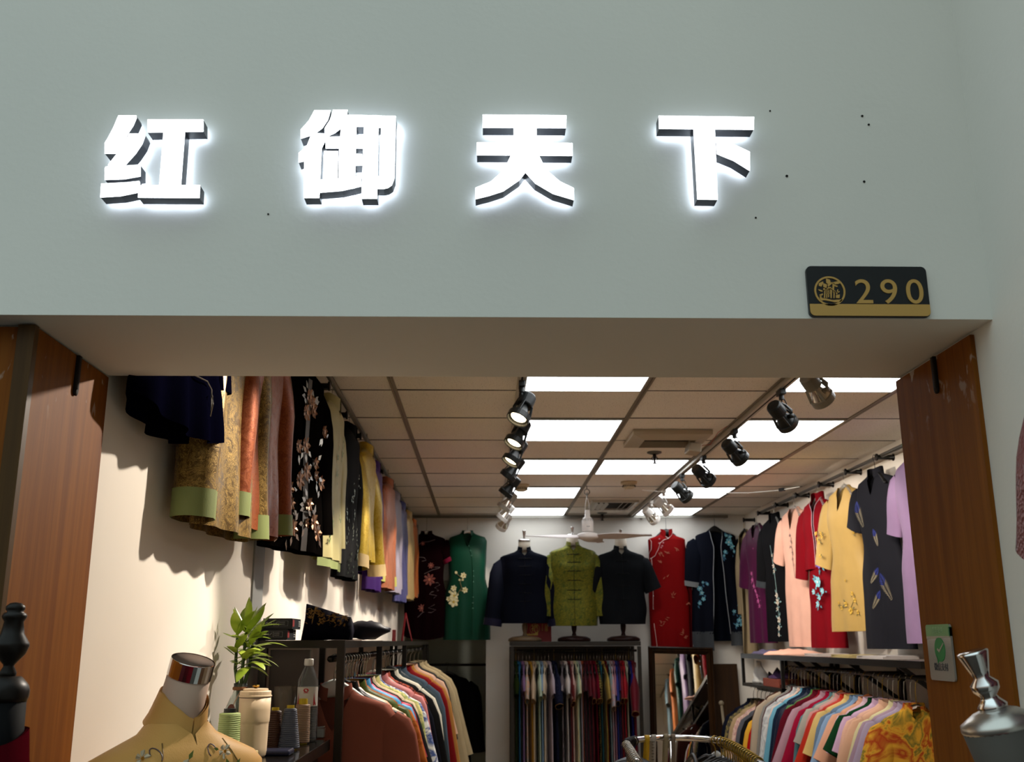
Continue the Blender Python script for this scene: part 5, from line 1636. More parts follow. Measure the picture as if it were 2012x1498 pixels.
# clear cup
p = ctp(566, 1455)
q = MB().lathe([(.001, 0), (.028, 0), (.029, .003), (.036, .165), (.0345, .165), (.0275, .006), (.001, .005)], 26)
tag(obj('plastic_cup', q, plain('cup_plastic', '#cfc0ae', .15, 0, .5, .8, 1, 1.2), loc=(p.x-.01, p.y-.03, ZT), smooth=True), 'tall clear plastic cup behind the thread cones on the counter', 'cup')
# small clear box
p = ctp(624, 1450)
t = thing('clear_box', 'small clear plastic box with lid at the counter end near the rack post', 'box', (p.x, p.y, ZT))
cm = plain('box_plastic', '#d8dad8', .2, 0, .5, .55, 1, 1.3)
q = MB()
frame_ring(q, -.022, -.018, .022, .018, .0015, 0, .028)
q.box((-.022, -.018, 0), (.022, .018, .0015))
obj('tray', q, cm, t)
obj('lid', MB().box((-.023, -.019, .0285), (.023, .019, .033), Matrix.Translation((0, 0, 0)) @ Matrix.Rotation(-.08, 4, 'Y')), cm, t)
# wallet
p = ctp(545, 1484)
q = MB().box((-.055, -.04, 0), (.04, .04, .014))
tag(obj('phone_case', q, plain('navy_leather', '#0c0e26', .4), loc=(p.x, p.y, ZT), bevel=.005), 'flat dark blue case lying on the counter beside the tumbler foot', 'case')
# water bottle
yb_ = 3.335
p = at(601, 1440, 'Y', yb_)
hb = at(601, 1295, 'Y', yb_).z-ZT
t = thing('water_bottle', 'clear water bottle with white cap and red-white label behind the cones', 'bottle', (p.x, yb_, ZT))
rb = .0315
sq = lambda prof: [(r_, z_) for r_, z_ in prof]
q = MB()
q.lathe([(.001, .002), (rb*.9, 0), (rb, .008)]+[(rb*(.96 if i % 2 else 1), .02+.009*i) for i in range(9)]+[(rb, hb*.45), (rb, hb*.71), (rb*.99, hb*.74), (.015, hb*.895), (.0125, hb*.91), (.0125, hb*.93)], 26)
obj('bottle', q, plain('bottle_plastic', '#eef2f2', .06, 0, .5, .92, 1, 1.15), t, smooth=True)
obj('cap', MB().lathe([(.0135, hb*.915), (.0148, hb*.925), (.0148, hb*.985), (.013, hb), (.001, hb)], 22), M_WHTP, t, smooth=True)
lb = obj('label', MB().lathe([(rb*1.02, hb*.43), (rb*1.02, hb*.66)], 32, cap=False), plain('label_white', '#c9c4bc', .5), t, smooth=True)
def on_label(a, z_): return Vector((rb*1.035*math.sin(a), -rb*1.035*math.cos(a), z_))
q = MB()
for sg in (-1, 1):
    q.add([on_label(sg*.75, hb*.44), on_label(sg*1.15, hb*.44), on_label(sg*.95, hb*.5), on_label(sg*.82, hb*.6)], [(0, 1, 2, 3)])
q.add([on_label(.26*math.cos(2*PI*i/16), hb*.62+.006*math.sin(2*PI*i/16)) for i in range(16)], [tuple(range(16))])
for i in range(5):
    q.add([on_label(-.22+.09*i+dx, hb*.585+dz) for dx, dz in ((0, 0), (.06, 0), (.06, .003), (0, .003))], [(0, 1, 2, 3)])
obj('label_print', q, plain('label_red', '#b0262c', .5), lb)
# bamboo in a glass bottle
yv = 2.995
p = at(467, 1440, 'Y', yv)
zn = at(467, 1343, 'Y', yv).z-ZT
t = thing('lucky_bamboo', 'green bamboo plant in a clear glass bottle by the wall behind the tumbler', 'potted plant', (p.x, yv, ZT))
vs = obj('glass_bottle', MB().lathe([(.001, .001), (.045, 0), (.048, .01), (.048, zn*.42), (.04, zn*.62), (.022, zn*.84), (.018, zn*.9), (.019, zn), (.0165, zn), (.0155, zn*.9), (.02, zn*.84), (.038, zn*.6), (.046, zn*.42), (.046, .012), (.001, .006)], 28), plain('vase_glass', '#e8eeec', .04, 0, .5, .95, 1, 1.2), t, smooth=True)
obj('neck_band', MB().lathe([(.0195, zn*.9), (.0215, zn*.91), (.0215, zn*.94), (.0195, zn*.95)], 22, cap=False), plain('cork_band', '#7d5232', .6), vs)
M_STEM = plain('bamboo_stem', '#31461c', .5)
m, N, L, b = new_mat('bamboo_leaf')
n1 = noise(N, L, coords(N, L), 12, 2)
rr = ramp(N, [(.35, '#748f22'), (.65, '#b4c64c')])
L.new(n1.outputs['Fac'], rr.inputs['Fac'])
L.new(rr.outputs['Color'], b.inputs['Base Color'])
b.inputs['Roughness'].default_value = .38
M_LEAF = m
zt_ = at(467, 1235, 'Y', yv).z-ZT
stems = [(-.012, .02, .10), (.002, -.01, .02), (.012, .03, -.08)]
lr_ = random.Random(11)
for sx, sy, ln_ in stems:
    pts = [(sx*.3, 0, .02), (sx*.5, 0, zn*.9), (sx*1.6, sy*.3, zn+.04), (sx*2.0+.004, sy*.5, zt_)]
    obj('stem', MB().tube(pts, [.006, .0055, .005, .0035], 8), M_STEM, t, smooth=True)
def bleaf(base, az, el, L_, w_, droop):
    q = MB()
    R = []
    p_ = Vector(base)
    d = Vector((math.cos(az)*math.cos(el), math.sin(az)*math.cos(el), math.sin(el)))
    side = Vector((-math.sin(az), math.cos(az), 0))
    K = 9
    for k in range(K+1):
        f = k/K
        ww = w_*(math.sin(PI*min(1, f*.93+.07))**.8)*(1 if f < .98 else .1)
        nrm = side.cross(d)
        R.append([p_-side*ww+nrm*ww*.25, p_.copy(), p_+side*ww+nrm*ww*.25])
        d = (d+Vector((0, 0, -droop/K))).normalized()
        p_ = p_+d*L_/K
    q.rings(R, False)
    return obj('leaf', q, M_LEAF, t, smooth=True)
for i in range(42):
    f = (i/41)**.85
    zz = zn+.035+(zt_-zn-.035)*f
    sx = stems[i % 3][0]
    az = i*2.4+lr_.uniform(-.3, .3)
    if math.cos(az) < -.2:
        az = PI-az if math.cos(PI-az) > 0 and i % 2 else az
    L_ = lr_.uniform(.085, .13)*(1-.15*f)
    bx_ = sx*1.7
    if p.x+bx_+math.cos(az)*L_ < WX0+.02:
        L_ *= .45
    bleaf((bx_, .0, zz), az, lr_.uniform(.2, .8)+.35*f, L_, lr_.uniform(.011, .0165), lr_.uniform(.7, 1.8)*(1-.55*f))
for az, el, L_, dr in ((2.6, 1.05, .085, .2), (.5, 1.2, .08, .2), (1.3, 1.45, .1, .1), (-.9, 1.3, .09, .2), (4.0, 1.1, .08, .5)):
    bleaf((stems[1][0]*1.6, 0, zt_-.01), az, el, L_, .0115, dr)
# shoe tip beside the jacket
p = ctp(472, 1496)
q = MB()
R = []
for i in range(11):
    f = i/10
    w_ = .028*math.sin(PI*(.25+.7*f)/1.05)**.8
    R.append([Vector((-.09+.14*f, w_*math.cos(2*PI*k/12), max(0, .018+.020*(1-.5*f)*math.sin(2*PI*k/12)))) for k in range(12)])
q.rings(R, True, True, True)
tag(obj('pouch', q, fabric('#a58f5a', 'satin'), loc=(p.x, p.y-.03, ZT), rot=(0, 0, .1), smooth=True), 'small gold satin slipper-shaped pouch between the jacket sleeve and the tumbler', 'pouch')
# ------------------------------------------------------------------ wall shelf and rail below the dresses
XE = 2.0
q1, q2 = at(1455, 1284, 'X', XE), at(1825, 1302, 'X', XE)
ZS = (q1.z+q2.z)/2
ya, ybx, yfar = 4.75, at(1533, 1290, 'X', XE).y, q1.y
M_SHELF = plain('shelf_black', '#171411', .3, .3)
sh = thing('wall_shelf', 'long black wall shelf with brackets and rail under the row of dresses', 'shelf', (WX1, ya, 0))
lx = XE-WX1
LY_ = yfar-ya
obj('board', MB().box((lx+.02, .0, ZS-.012), (-.001, LY_, ZS)), plain('shelf_board', '#5f564e', .25), sh)
obj('front_edge', MB().box((lx, 0, ZS-.034), (lx+.02, LY_, ZS)), M_SHELF, sh)
for y in (.0, LY_-.02):
    obj('end_edge', MB().box((lx+.02, y, ZS-.034), (-.001, y+.02, ZS-.012)), M_SHELF, sh)
ZRR = 1.425
XRL = 2.09
for y in (5.15, 5.85, 6.55, ybx-.1):
    q = MB().box((-.03, y-ya-.02, ZS-.42), (-.001, y-ya+.02, ZS-.012))
    q.bar((-.02, y-ya, ZS-.24), (lx+.06, y-ya, ZS-.03), .022)
    q.bar((-.02, y-ya, ZRR), (XRL-WX1, y-ya, ZRR), .018)
    obj('bracket', q, M_SHELF, sh)
obj('hanging_rail', MB().tube([(XRL-WX1, .0, ZRR), (XRL-WX1, ybx-ya-.05, ZRR)], .011, 10), M_SHELF, sh, smooth=True)
# open box frame at the far end
zbx = at(1460, 1342, 'X', XE).z
q = MB()
for y in (ybx-ya, LY_-.022):
    for x in (lx, -.024):
        q.box((x, y, zbx), (x+.022, y+.022, ZS-.034 if x == lx else ZS-.012))
    q.box((lx, y, zbx-.022), (-.001, y+.022, zbx))
for x in (lx, -.024):
    q.box((x, ybx-ya, zbx-.022), (x+.022, LY_, zbx))
obj('box_frame', q, M_SHELF, sh)
obj('box_floor', MB().box((lx+.02, ybx-ya, zbx-.016), (-.001, LY_, zbx-.006)), M_SHELF, sh)
XR2 = 2.12
ZR2 = at(1480, 1352, 'X', XR2).z
obj('lower_rail', MB().tube([(XR2-WX1, ybx-ya-.02, ZR2), (XR2-WX1, LY_, ZR2)], .011, 10), M_SHELF, sh, smooth=True)
for y in (ybx-ya+.0, LY_-.012):
    obj('rail_drop', MB().bar((XR2-WX1, y, ZR2), (XR2-WX1, y, zbx-.02), .018), M_SHELF, sh)
# things in the box
def cloth_heap(name, lab, cat, c, kind, loc, sx, sy, sz, seed, rot=0):
    r_ = random.Random(seed)
    q = MB()
    n, m_ = 14, 10
    R = []
    for i in range(n+1):
        t_ = i/n
        ring = []
        for k in range(m_):
            a = PI*k/(m_-1)
            amp = math.sin(PI*min(.96, max(.05, t_)))**.5
            ring.append(Vector((sx*(t_-.5), sy*.5*math.cos(a)*amp*(1+.15*math.sin(9*t_+seed)), max(0, sz*math.sin(a)*amp*(1+.3*math.sin(13*t_+2*k+seed))))))
        R.append(ring)
    q.rings(R, True, True, True)
    return tag(obj(name, q, fabric(c, kind), loc=loc, rot=(0, 0, rot), smooth=True), lab, cat)
zf = zbx-.005
p = at(1492, 1322, 'X', 2.06)
q = MB()
R = []
for i in range(9):
    f = i/8
    R.append([Vector((.02*math.sin(3*f+k), -.13+.26*k/6+.02*math.sin(5*f), .17*f*(.55+.45*math.sin(PI*(k+.5)/7))+.002)) + Vector((.02*math.sin(2.2*k+4*f), 0, 0)) for k in range(7)])
q.rings(R, False)
wb = obj('plastic_bag', q, fabric('#dcdcd8', 'plain'), loc=(2.10, 7.95, zf), smooth=True)
so = wb.modifiers.new('thickness', 'SOLIDIFY')
so.thickness = .003
tag(wb, 'crumpled white bag in the open frame at the far end of the wall shelf', 'bag')
q = MB().box((-.11, -.2, 0), (.11, .2, .055))
tag(obj('storage_box', q, plain('box_terracotta', '#7d3c2c', .6), loc=(2.15, 7.45, zf), bevel=.003), 'reddish brown box beside the white bag in the shelf frame', 'box')
cloth_heap('folded_garment', 'purple folded garment on the reddish brown box in the shelf frame', 'garment', '#3f2a4a', 'satin', (2.15, 7.47, zf+.056), .2, .3, .05, 3, .2)
cloth_heap('folded_garment', 'dark brown folded garment behind the white bag in the shelf frame', 'garment', '#2e1c18', 'satin', (2.2, 7.82, zf), .18, .2, .1, 5, .4)
cloth_heap('cloth_bundle', 'greyish violet cloth lying on the far end of the wall shelf', 'cloth', '#57506a', 'satin', (2.13, 7.8, ZS), .18, .5, .03, 8, .1)
for k, (y, c, lab) in enumerate(((6.5, '#a59a94', 'grey magazine lying on the wall shelf under the red outfit'), (5.95, '#9a8a5c', 'yellowish folder lying on the wall shelf under the champagne gold dress'), (5.5, '#a39c98', 'pale brochure on the wall shelf under the charcoal dress'))):
    q = MB().box((-.1, -.15, 0), (.1, .15, .012))
    q.box((-.095, -.145, .012), (.1, .14, .016), Matrix.Rotation(.08, 4, 'Z'))
    tag(obj('magazine', q, plain(f'paper_{k}', c, .45), loc=(2.14, y, ZS+.0), rot=(0, 0, .1*k-.1)), lab, 'magazine')
cloth_heap('trailing_hem', 'blush pink sash pooled on the wall shelf below the blush dress', 'sash', '#c79a86', 'plain', (2.12, 7.12, ZS), .2, .4, .035, 12, 1.3)

# garments on the rail below the shelf: front (near the jamb) to back
RRN = 'under-shelf rail'
RR = [('blouse', 'orange gold floral', '#b88a2c', 'floral', '#8a3018', .8, .36, 15), ('blouse', 'pale lilac', '#8f8296', 'plain', None, .7, .20, 18), ('blouse', 'mauve', '#87707f', 'satin', None, .7, .24, 18), ('blouse', 'straw', '#b0a882', 'plain', None, .8, .32, 12),
      ('blouse', 'apricot', '#b08a72', 'plain', None, .85, .30, 13), ('blouse', 'blush beaded', '#b58f7c', 'plain', None, .9, .32, 12), ('blouse', 'lilac pink', '#a88ba2', 'plain', None, .7, .18, 19), ('blouse', 'forest green', '#0d3018', 'plain', None, .72, .2, 20),
      ('blouse', 'rose white', '#b59aa6', 'plain', None, .8, .2, 15), ('blouse', 'peach', '#b98a70', 'plain', None, .85, .26, 17), ('dress', 'light blue', '#6f87a3', 'plain', None, 1.0, .36, 12), ('dress', 'slate blue', '#57697d', 'wool', None, 1.0, .40, 11),
      ('blouse', 'butter yellow', '#b59a5e', 'satin', None, .8, .24, 14), ('jacket', 'orange red', '#98200c', 'satin', None, .8, .36, 11), ('blouse', 'salmon pink', '#a5736f', 'plain', None, .75, .28, 13), ('blouse', 'pearl grey', '#8a857c', 'plain', None, .7, .2, 14),
      ('coat', 'dusty teal', '#46676c', 'plain', None, 1.1, .58, 8), ('jacket', 'raspberry', '#7a0c28', 'plain', None, .75, .40, 10), ('blouse', 'dull mauve', '#8f6f7a', 'plain', None, .8, .36, 11), ('jacket', 'crimson', '#6e0a18', 'plain', None, .75, .40, 11),
      ('jacket', 'burgundy', '#4a0816', 'plain', None, .8, .44, 9), ('blouse', 'grass green', '#3f6a34', 'satin', None, .7, .2, 12), ('jacket', 'ink navy', '#0e1426', 'satin', None, .8, .46, 9), ('coat', 'dark navy', '#101a2a', 'plain', None, .9, .46, 9),
      ('blouse', 'aqua blue', '#4f8296', 'satin', None, .8, .46, 10), ('blouse', 'rosy cream', '#b39a8c', 'plain', None, .9, .46, 9), ('blouse', 'silver lace', '#85888a', 'floral', None, .9, .48, 8), ('cardigan', 'maroon grey', '#3c1c20', 'wool', None, .9, .5, 8),
      ('cardigan', 'coral lined grey', '#6a6864', 'wool', None, 1.0, .52, 8), ('coat', 'oatmeal', '#8f8271', 'wool', None, 1.1, .58, 8), ('coat', 'chocolate', '#35180f', 'plain', None, 1.1, .5, 9)]
RYs = [5.06+(7.16-5.06)*i/(len(RR)-1) for i in range(len(RR))]
RN_ = [q[1] for q in RR]
z0 = ZRR+.011-.15
for i, (qq, y) in enumerate(zip(RR, RYs)):
    kind, nm, c, kd, c2, ln, sl, sa = qq
    if c2 is None and kd == 'floral':
        c2 = '#a9abab'
    for yp in (5.15, 5.85, 6.55):
        if abs(y-yp) < .028:
            y = yp+(.03 if y >= yp else -.03)
    bar = [M_CHROME, M_CLEARP, M_WHB, M_CHROME, M_BLKP][i % 5]
    if i in (9, 15):
        bar = wood('hanger_wood', '#5c301a', '#7a4526', .4)
    rack_garment(kind, nm, c, kd, c2, XRL+rng.uniform(-.014, .004), y, z0, ln, sl, sa+(rng.uniform(3, 14) if sl < .45 else rng.uniform(0, 5)), RRN, RN_[i-1] if i else None, RN_[i+1] if i < len(RR)-1 else None, sh=.178+rng.uniform(-.018, .004), d=.026, r0=.084, r1=.08, wall=1, bar=bar, hk=M_SILV if i % 3 else M_BRASS,
                 hookh=.135, w=.14, hx=XRL, rz=.05+rng.uniform(-.05, .05), scale=1.0, hem=.2, collar=True, vd=.06, dy=.032, flat=(i in (9, 15, 24, 29)))
# lower rail beyond
LWN = 'low far rail'
LW = [('jacket', 'white edged', '#b0aca4', 'plain', None), ('jacket', 'poppy', '#8a1010', 'plain', None), ('blouse', 'marigold', '#b5882a', 'plain', None), ('jacket', 'jet black', '#0d0d0e', 'plain', None), ('jacket', 'ash grey', '#45464c', 'wool', None),
      ('blouse', 'pink floral', '#9a7272', 'floral', '#b9a090'), ('jacket', 'tan', '#8f7a5c', 'plain', None), ('jacket', 'navy gold brocade', '#10162a', 'floral', '#75683c'), ('jacket', 'blue black', '#0b0e1a', 'plain', None)]
LWn = [q[1] for q in LW]
for i, (kind, nm, c, kd, c2) in enumerate(LW):
    y = 7.34+.115*i
    rack_garment(kind, nm, c, kd, c2, XR2, y, ZR2+.011-.112, .8, .5, 14, LWN, LWn[i-1] if i else None, LWn[i+1] if i < len(LW)-1 else None, sh=.165, d=.03, r0=.08, r1=.07, rz=.06, bar=M_BLKP, hk=M_SILV, w=.15, hem=.19, scale=1.6, wall=1)

# ------------------------------------------------------------------ round-cornered chrome rail stand in the middle
ZG = 1.2
d_ = 1.6-ZG
pts = []
for u, v in ((1252, 1500), (1238, 1476), (1231, 1464), (1240, 1457), (1262, 1453.5), (1300, 1450.5), (1340, 1450.5), (1385, 1453), (1415, 1456.5), (1435, 1464), (1458, 1477), (1492, 1500)):
    pts.append(at(u, v, 'Z', ZG))
def smooth_path(P, n=6):
    o = []
    for i in range(len(P)-1):
        a, b_, c, d = P[max(i-1, 0)], P[i], P[i+1], P[min(i+2, len(P)-1)]
        for k in range(n):
            t_ = k/n
            o.append(.5*((2*b_)+(-a+c)*t_+(2*a-5*b_+4*c-d)*t_*t_+(-a+3*b_-3*c+d)*t_**3))
    o.append(P[-1])
    return o
back = smooth_path(pts)
gs_ = thing('clothes_stand', 'oval chrome rail stand full of hanger hooks in the middle of the shop', 'clothes stand', (sum((p.x for p in pts), 0)/len(pts), 3.6, 0))
o0 = Vector(gs_.location)
l0, r0 = pts[0], pts[-1]
front = [r0, Vector((r0.x-.01, r0.y-.35, ZG)), Vector((r0.x-.06, r0.y-.48, ZG)), Vector(((l0.x+r0.x)/2, r0.y-.53, ZG)), Vector((l0.x+.03, l0.y-.48, ZG)), Vector((l0.x, l0.y-.35, ZG)), l0]
loop = back+smooth_path(front)[1:]
obj('ring_rail', MB().tube([p-o0 for p in loop], .0125, 12), M_CHROME, gs_, smooth=True)
pb = at(1318, 1451, 'Z', ZG)
obj('post', MB().tube([Vector((pb.x, pb.y, .02))-Vector((o0.x, o0.y, 0)), Vector((pb.x, pb.y, ZG-.012))-Vector((o0.x, o0.y, 0))], .011, 12), M_CHROME, gs_, smooth=True)
fp = Vector(((l0.x+r0.x)/2, r0.y-.53, 0))
obj('post', MB().tube([Vector((fp.x, fp.y, .02))-Vector((o0.x, o0.y, 0)), Vector((fp.x, fp.y, ZG-.012))-Vector((o0.x, o0.y, 0))], .011, 12), M_CHROME, gs_, smooth=True)
q = MB()
q.bar((pb.x-o0.x, pb.y-o0.y, .02), (fp.x-o0.x, fp.y-o0.y, .02), .03)
q.bar((pb.x-o0.x-.25, pb.y-o0.y, .015), (pb.x-o0.x+.25, pb.y-o0.y, .015), .03)
q.bar((fp.x-o0.x-.25, fp.y-o0.y, .015), (fp.x-o0.x+.25, fp.y-o0.y, .015), .03)
obj('foot', q, M_BLACK, gs_)
def ring_hangers(path, n, body, hook, lab, grp, s0=0, s1=1):
    L = [0]
    for a, b_ in zip(path, path[1:]):
        L.append(L[-1]+(b_-a).length)
    for i in range(n):
        s = L[-1]*(s0+(s1-s0)*(i+.5)/n)
        k = max(j for j in range(len(L)) if L[j] <= s)
        k = min(k, len(path)-2)
        f = (s-L[k])/(L[k+1]-L[k])
        p = path[k].lerp(path[k+1], f)
        d = (path[k+1]-path[k]).normalized()
        rz = math.atan2(d.y, d.x)-PI/2
        hanger((p.x, p.y, ZG+.0125+.0022-.085), rz+rng.uniform(-.12, .12), body, hook, lab, w=.18, group=grp, wr=.003, R=.0185, hookh=.0865)
iL = [i for i, p in enumerate(back) if p.x < pts[3].x+.0 and p.y < pts[2].y+.02]
left = back[:13]
ring_hangers(left, 12, M_BLKP, M_SILV, 'silver hooked hanger packed on the chrome stand side nearer the shelf rack', 'silver hooked hangers on the oval stand')
ring_hangers(back[13:22], 7, M_BLKP, M_BLKP, 'black hooked hanger at the corner of the oval chrome stand nearer the rack of dresses', 'black hooked hangers on the stand corner')
right = back[44:]
ring_hangers(right, 18, M_BLKP, M_BRASS, 'brass hooked hanger packed on the chrome stand side facing the dresses', 'brass hooked hangers on the oval stand')
for i, (u, v, lab) in enumerate(((1360, 1451, 'single black hanger on the back bar of the oval chrome stand'), (1388, 1453, 'black hanger left of two close ones at the back corner of the chrome stand'), (1396, 1454, 'black hanger paired at the back corner of the chrome stand by the brass hooks'))):
    p = at(u, v, 'Z', ZG)
    hanger((p.x, p.y, ZG+.0147-.085), PI/2+.3*i, M_BLKP, M_BLKP, lab, w=.18, group=None)
p = at(1408, 1455, 'Z', ZG)
hanger((p.x, p.y, ZG+.0147-.085), 1.9, plain('frosted_hanger', '#c4c6c2', .5), M_BLKP, 'frosted white hanger with black hook at the stand corner below the low rail', w=.17, flat=True)
# tape measure and straps over the back bar
def strap(u, v, w_, L1, L2, col, name, lab, cat, marks=False):
    p = at(u, v, 'Z', ZG)
    q = MB()
    prof = [(-.0168, -L1)]+[(-.0168, -L1*(1-k/4)) for k in range(1, 4)]+[(.0168*math.cos(a), .0168*math.sin(a)) for a in [PI-PI*k/8 for k in range(9)]]+[(.0168+.002*k, -L2*k/4) for k in range(1, 5)]
    q.rings([[Vector((-w_/2+.01*math.sin(8*z), y, z)), Vector((w_/2+.01*math.sin(8*z), y, z))] for y, z in prof], False)
    t = obj(name, q, col, loc=(p.x, p.y, ZG), smooth=True)
    so = t.modifiers.new('thickness', 'SOLIDIFY')
    so.thickness = .001
    tag(t, lab, cat)
    if marks:
        q = MB()
        for k in range(22):
            z = -.012-.012*k
            q.box((-w_/2+.01*math.sin(8*z)+.001, -.0188, z), (-w_/2+.01*math.sin(8*z)+(.008 if k % 2 else .012), -.0176, z+.0022))
        obj('scale_marks', q, plain('ink_black', '#181614', .6), t)
    return t
strap(1271, 1453, .02, .34, .3, plain('tape_yellow', '#c09a1c', .5), 'measuring_tape', 'yellow measuring tape hanging over the back bar of the chrome stand', 'measuring tape')
strap(1284, 1452, .019, .3, .34, plain('tape_white', '#a9a49a', .5), 'measuring_tape', 'white measuring tape with black marks beside the yellow one', 'measuring tape', True)
strap(1308, 1451, .018, .36, .3, plain('strap_ecru', '#8f8468', .7), 'fabric_strap', 'ecru fabric strap over the chrome stand beside its upright post', 'strap')
strap(1322, 1451, .016, .33, .3, plain('strap_taupe', '#74685a', .7), 'fabric_strap', 'taupe fabric strap just past the upright post of the chrome stand', 'strap')

# ------------------------------------------------------------------ gold jacket on the bust by the entrance
YG = 1.92
TL = math.radians(19)
RZM = math.radians(50)
mc = at(380, 1297, 'Y', YG)
t = thing('mannequin', 'bust by the entrance with pale neck and chrome cap wearing the champagne gold jacket', 'mannequin', (0, 0, 0), (0, 0, RZM))
Mt = Matrix.Rotation(TL, 4, 'X')     # leans the neck towards the front (-y)
rn = (at(418, 1318, 'Y', YG)-at(341, 1280, 'Y', YG)).length/2*.98
hn = .115
top = Matrix.Rotation(RZM, 3, 'Z') @ (Mt @ Vector((0, 0, hn)))
base = Vector((mc.x, YG, mc.z))-top
base.z = mc.z-top.z
t.location = (base.x, base.y, 0)
bz = base.z
Mb = Matrix.Translation((0, 0, bz)) @ Mt
LIN2 = plain('mannequin_fabric', '#bda08c', .8)
obj('neck', MB().lathe([(rn*1.5, -.04), (rn*1.16, -.01), (rn*1.02, .03), (rn*.97, hn-.031)], 30, Mb), LIN2, t, smooth=True)
obj('cap', MB().lathe([(rn*.97, hn-.032), (rn, hn-.031), (rn, hn-.001), (rn*.99, hn), (rn*.97, hn)], 36, Mb, cap=False), M_CHROME, t, smooth=False)
obj('cap_top', MB().lathe([(rn*.975, hn-.001), (.001, hn-.0005)], 36, Mb), plain('cap_fabric', '#6a584c', .9), t, smooth=True)
obj('torso', MB().lathe([(.001, bz-.68), (.10, bz-.66), (.11, bz-.5), (.10, bz-.38), (.12, bz-.24), (.11, bz-.16), (.06, bz-.09), (.05, bz-.06)], 24, None, 1.05, .62), LIN2, t, smooth=True)
obj('pole', MB().lathe([(.018, .03), (.018, bz-.66)], 14), M_CHROME, t, smooth=True)
obj('base', MB().lathe([(.11, 0), (.11, .015), (.03, .03)], 30), M_CHROME, t, smooth=True)
GOLDJ = fabric('#d2a25c', 'satin')
g = G(ln=.60, sh=.185, drop=.075, nk=.056, bust=.19, waist=.18, hem=.2, wz=.36, d=.105, vd=.02, vw=.03, famp=.004, folds=3, d0=.05, d1=.085)
bj = (base.x, base.y, bz+.0)
r = garment('jacket', 'champagne gold jacket with stand collar and embroidered flowers on the bust by the entrance', 'jacket', g, GOLDJ, bj, RZM, sl=.5, sleeve=dict(sa=9, r0=.09, r1=.07, dy=.06, inset=.065, zoff=-.05), nx=16, rows=30)
q = MB()
n = 40
for off in (0, -.0035):
    R = []
    for j in range(5):
        f = j/4
        ring = []
        for i in range(n+1):
            a = -PI/2+.03+(2*PI-.06)*i/n
            fr = max(0, -math.sin(a))
            ring.append(Mt @ Vector(((rn*(1.5-.36*f**.7)+off)*math.cos(a), (rn*(1.5-.36*f**.7)+off)*math.sin(a)-.004, -.012-.018*fr+(.062-.012*fr**8)*f)))
        R.append(ring)
    q.rings(R, False)
obj('collar', q, GOLDJ, r, loc=(0, 0, .004), smooth=True)
# seams and front edge
e = MB()
for sg in (-1, 1):
    e.tube([Vector((x*sg, g.yf(x*sg, z)-.001, z)) for x, z in [(.062+.125*(k/10)**1.2, -.03-.2*k/10) for k in range(11)]], .0013, 5)
obj('raglan_seam', e, fabric('#7d6234', 'satin'), r, smooth=True)
e = MB().tube([Vector((.004, g.yf(.004, z)-.003, z)) for z in [-.065-.53*k/24 for k in range(25)]], .003, 5)
obj('front_edge', e, fabric('#8a6a38', 'satin'), r, smooth=True)
dots(r, g, [(0, -.075), (0, -.19), (0, -.31)], .006, plain('knot_brown', '#5a2e20', .5))
def goldspray(g, root, pts, name='embroidery'):
    e = MB()
    for x, z, rr in pts:
        e.cur = 0
        flower(e, on_front(g, x, z), rr, 5, -.004, rng.random()*6)
        e.cur = 2
        for k in range(2):
            a = rng.random()*6.3
            leaf(e, on_front(g, x, z)+Vector((rr*math.cos(a), -.001, rr*math.sin(a))), (math.cos(a), math.sin(a)), rr*.9, rr*.45)
        e.cur = 3
        sg = 1 if rng.random() > .5 else -1
        e.tube([on_front(g, x+sg*(rr*1.1+.009*(1-math.cos(b))), z+rr*.2+.011*math.sin(b))+Vector((0, -.002, 0)) for b in [i*.4 for i in range(11)]], .0011, 5)
    obj(name, e, thread_mats('#cfc0a2', '#b0741c', '#6a7a3c', '#5c4a4a'), root)
goldspray(g, r, [(-.105, -.05, .014), (-.04, -.075, .02), (-.03, -.2, .02), (.05, -.05, .013), (.06, -.09, .017), (.06, -.22, .02), (-.09, -.18, .014), (-.12, -.28, .02), (.02, -.32, .02)])

# ------------------------------------------------------------------ dark bust at the left edge
pc = at(4, 1345, 'Y', 1.42)
t = thing('mannequin', 'black bust with turned wooden finial at the edge of the pillar, wearing dark red', 'mannequin', (pc.x, 1.42, 0))
kz = lambda v: at(10, v, 'Y', 1.42).z
bw = plain('ebony', '#120d0a', .4, 0, .2)
rc = at(54, 1345, 'Y', 1.42).x-pc.x
obj('neck', MB().lathe([(rc*1.25, kz(1500)), (rc*1.0, kz(1460)), (rc*.96, kz(1378))], 30), plain('bust_black', '#0a0a0b', .7, 0, .08), t, smooth=True)
obj('cap', MB().lathe([(rc*.97, kz(1380)), (rc*1.03, kz(1370)), (rc*1.04, kz(1358)), (rc*.98, kz(1348)), (rc*.9, kz(1342)), (rc*.72, kz(1332)), (rc*.66, kz(1330)), (.002, kz(1328))], 32), bw, t, smooth=True)
obj('finial', MB().lathe([(rc*.3, kz(1332)), (rc*.32, kz(1322)), (rc*.2, kz(1310)), (rc*.22, kz(1306)), (rc*.56, kz(1286)), (rc*.68, kz(1270)), (rc*.66, kz(1264)), (rc*.44, kz(1246)), (rc*.36, kz(1222)), (rc*.44, kz(1216)), (rc*.47, kz(1211)), (rc*.42, kz(1206)), (rc*.3, kz(1203)), (rc*.36, kz(1198)), (rc*.36, kz(1192)), (rc*.22, kz(1186)), (.001, kz(1184))], 28, Matrix.Translation((0.006, 0, 0))), bw, t, smooth=True)
zn_ = kz(1500)
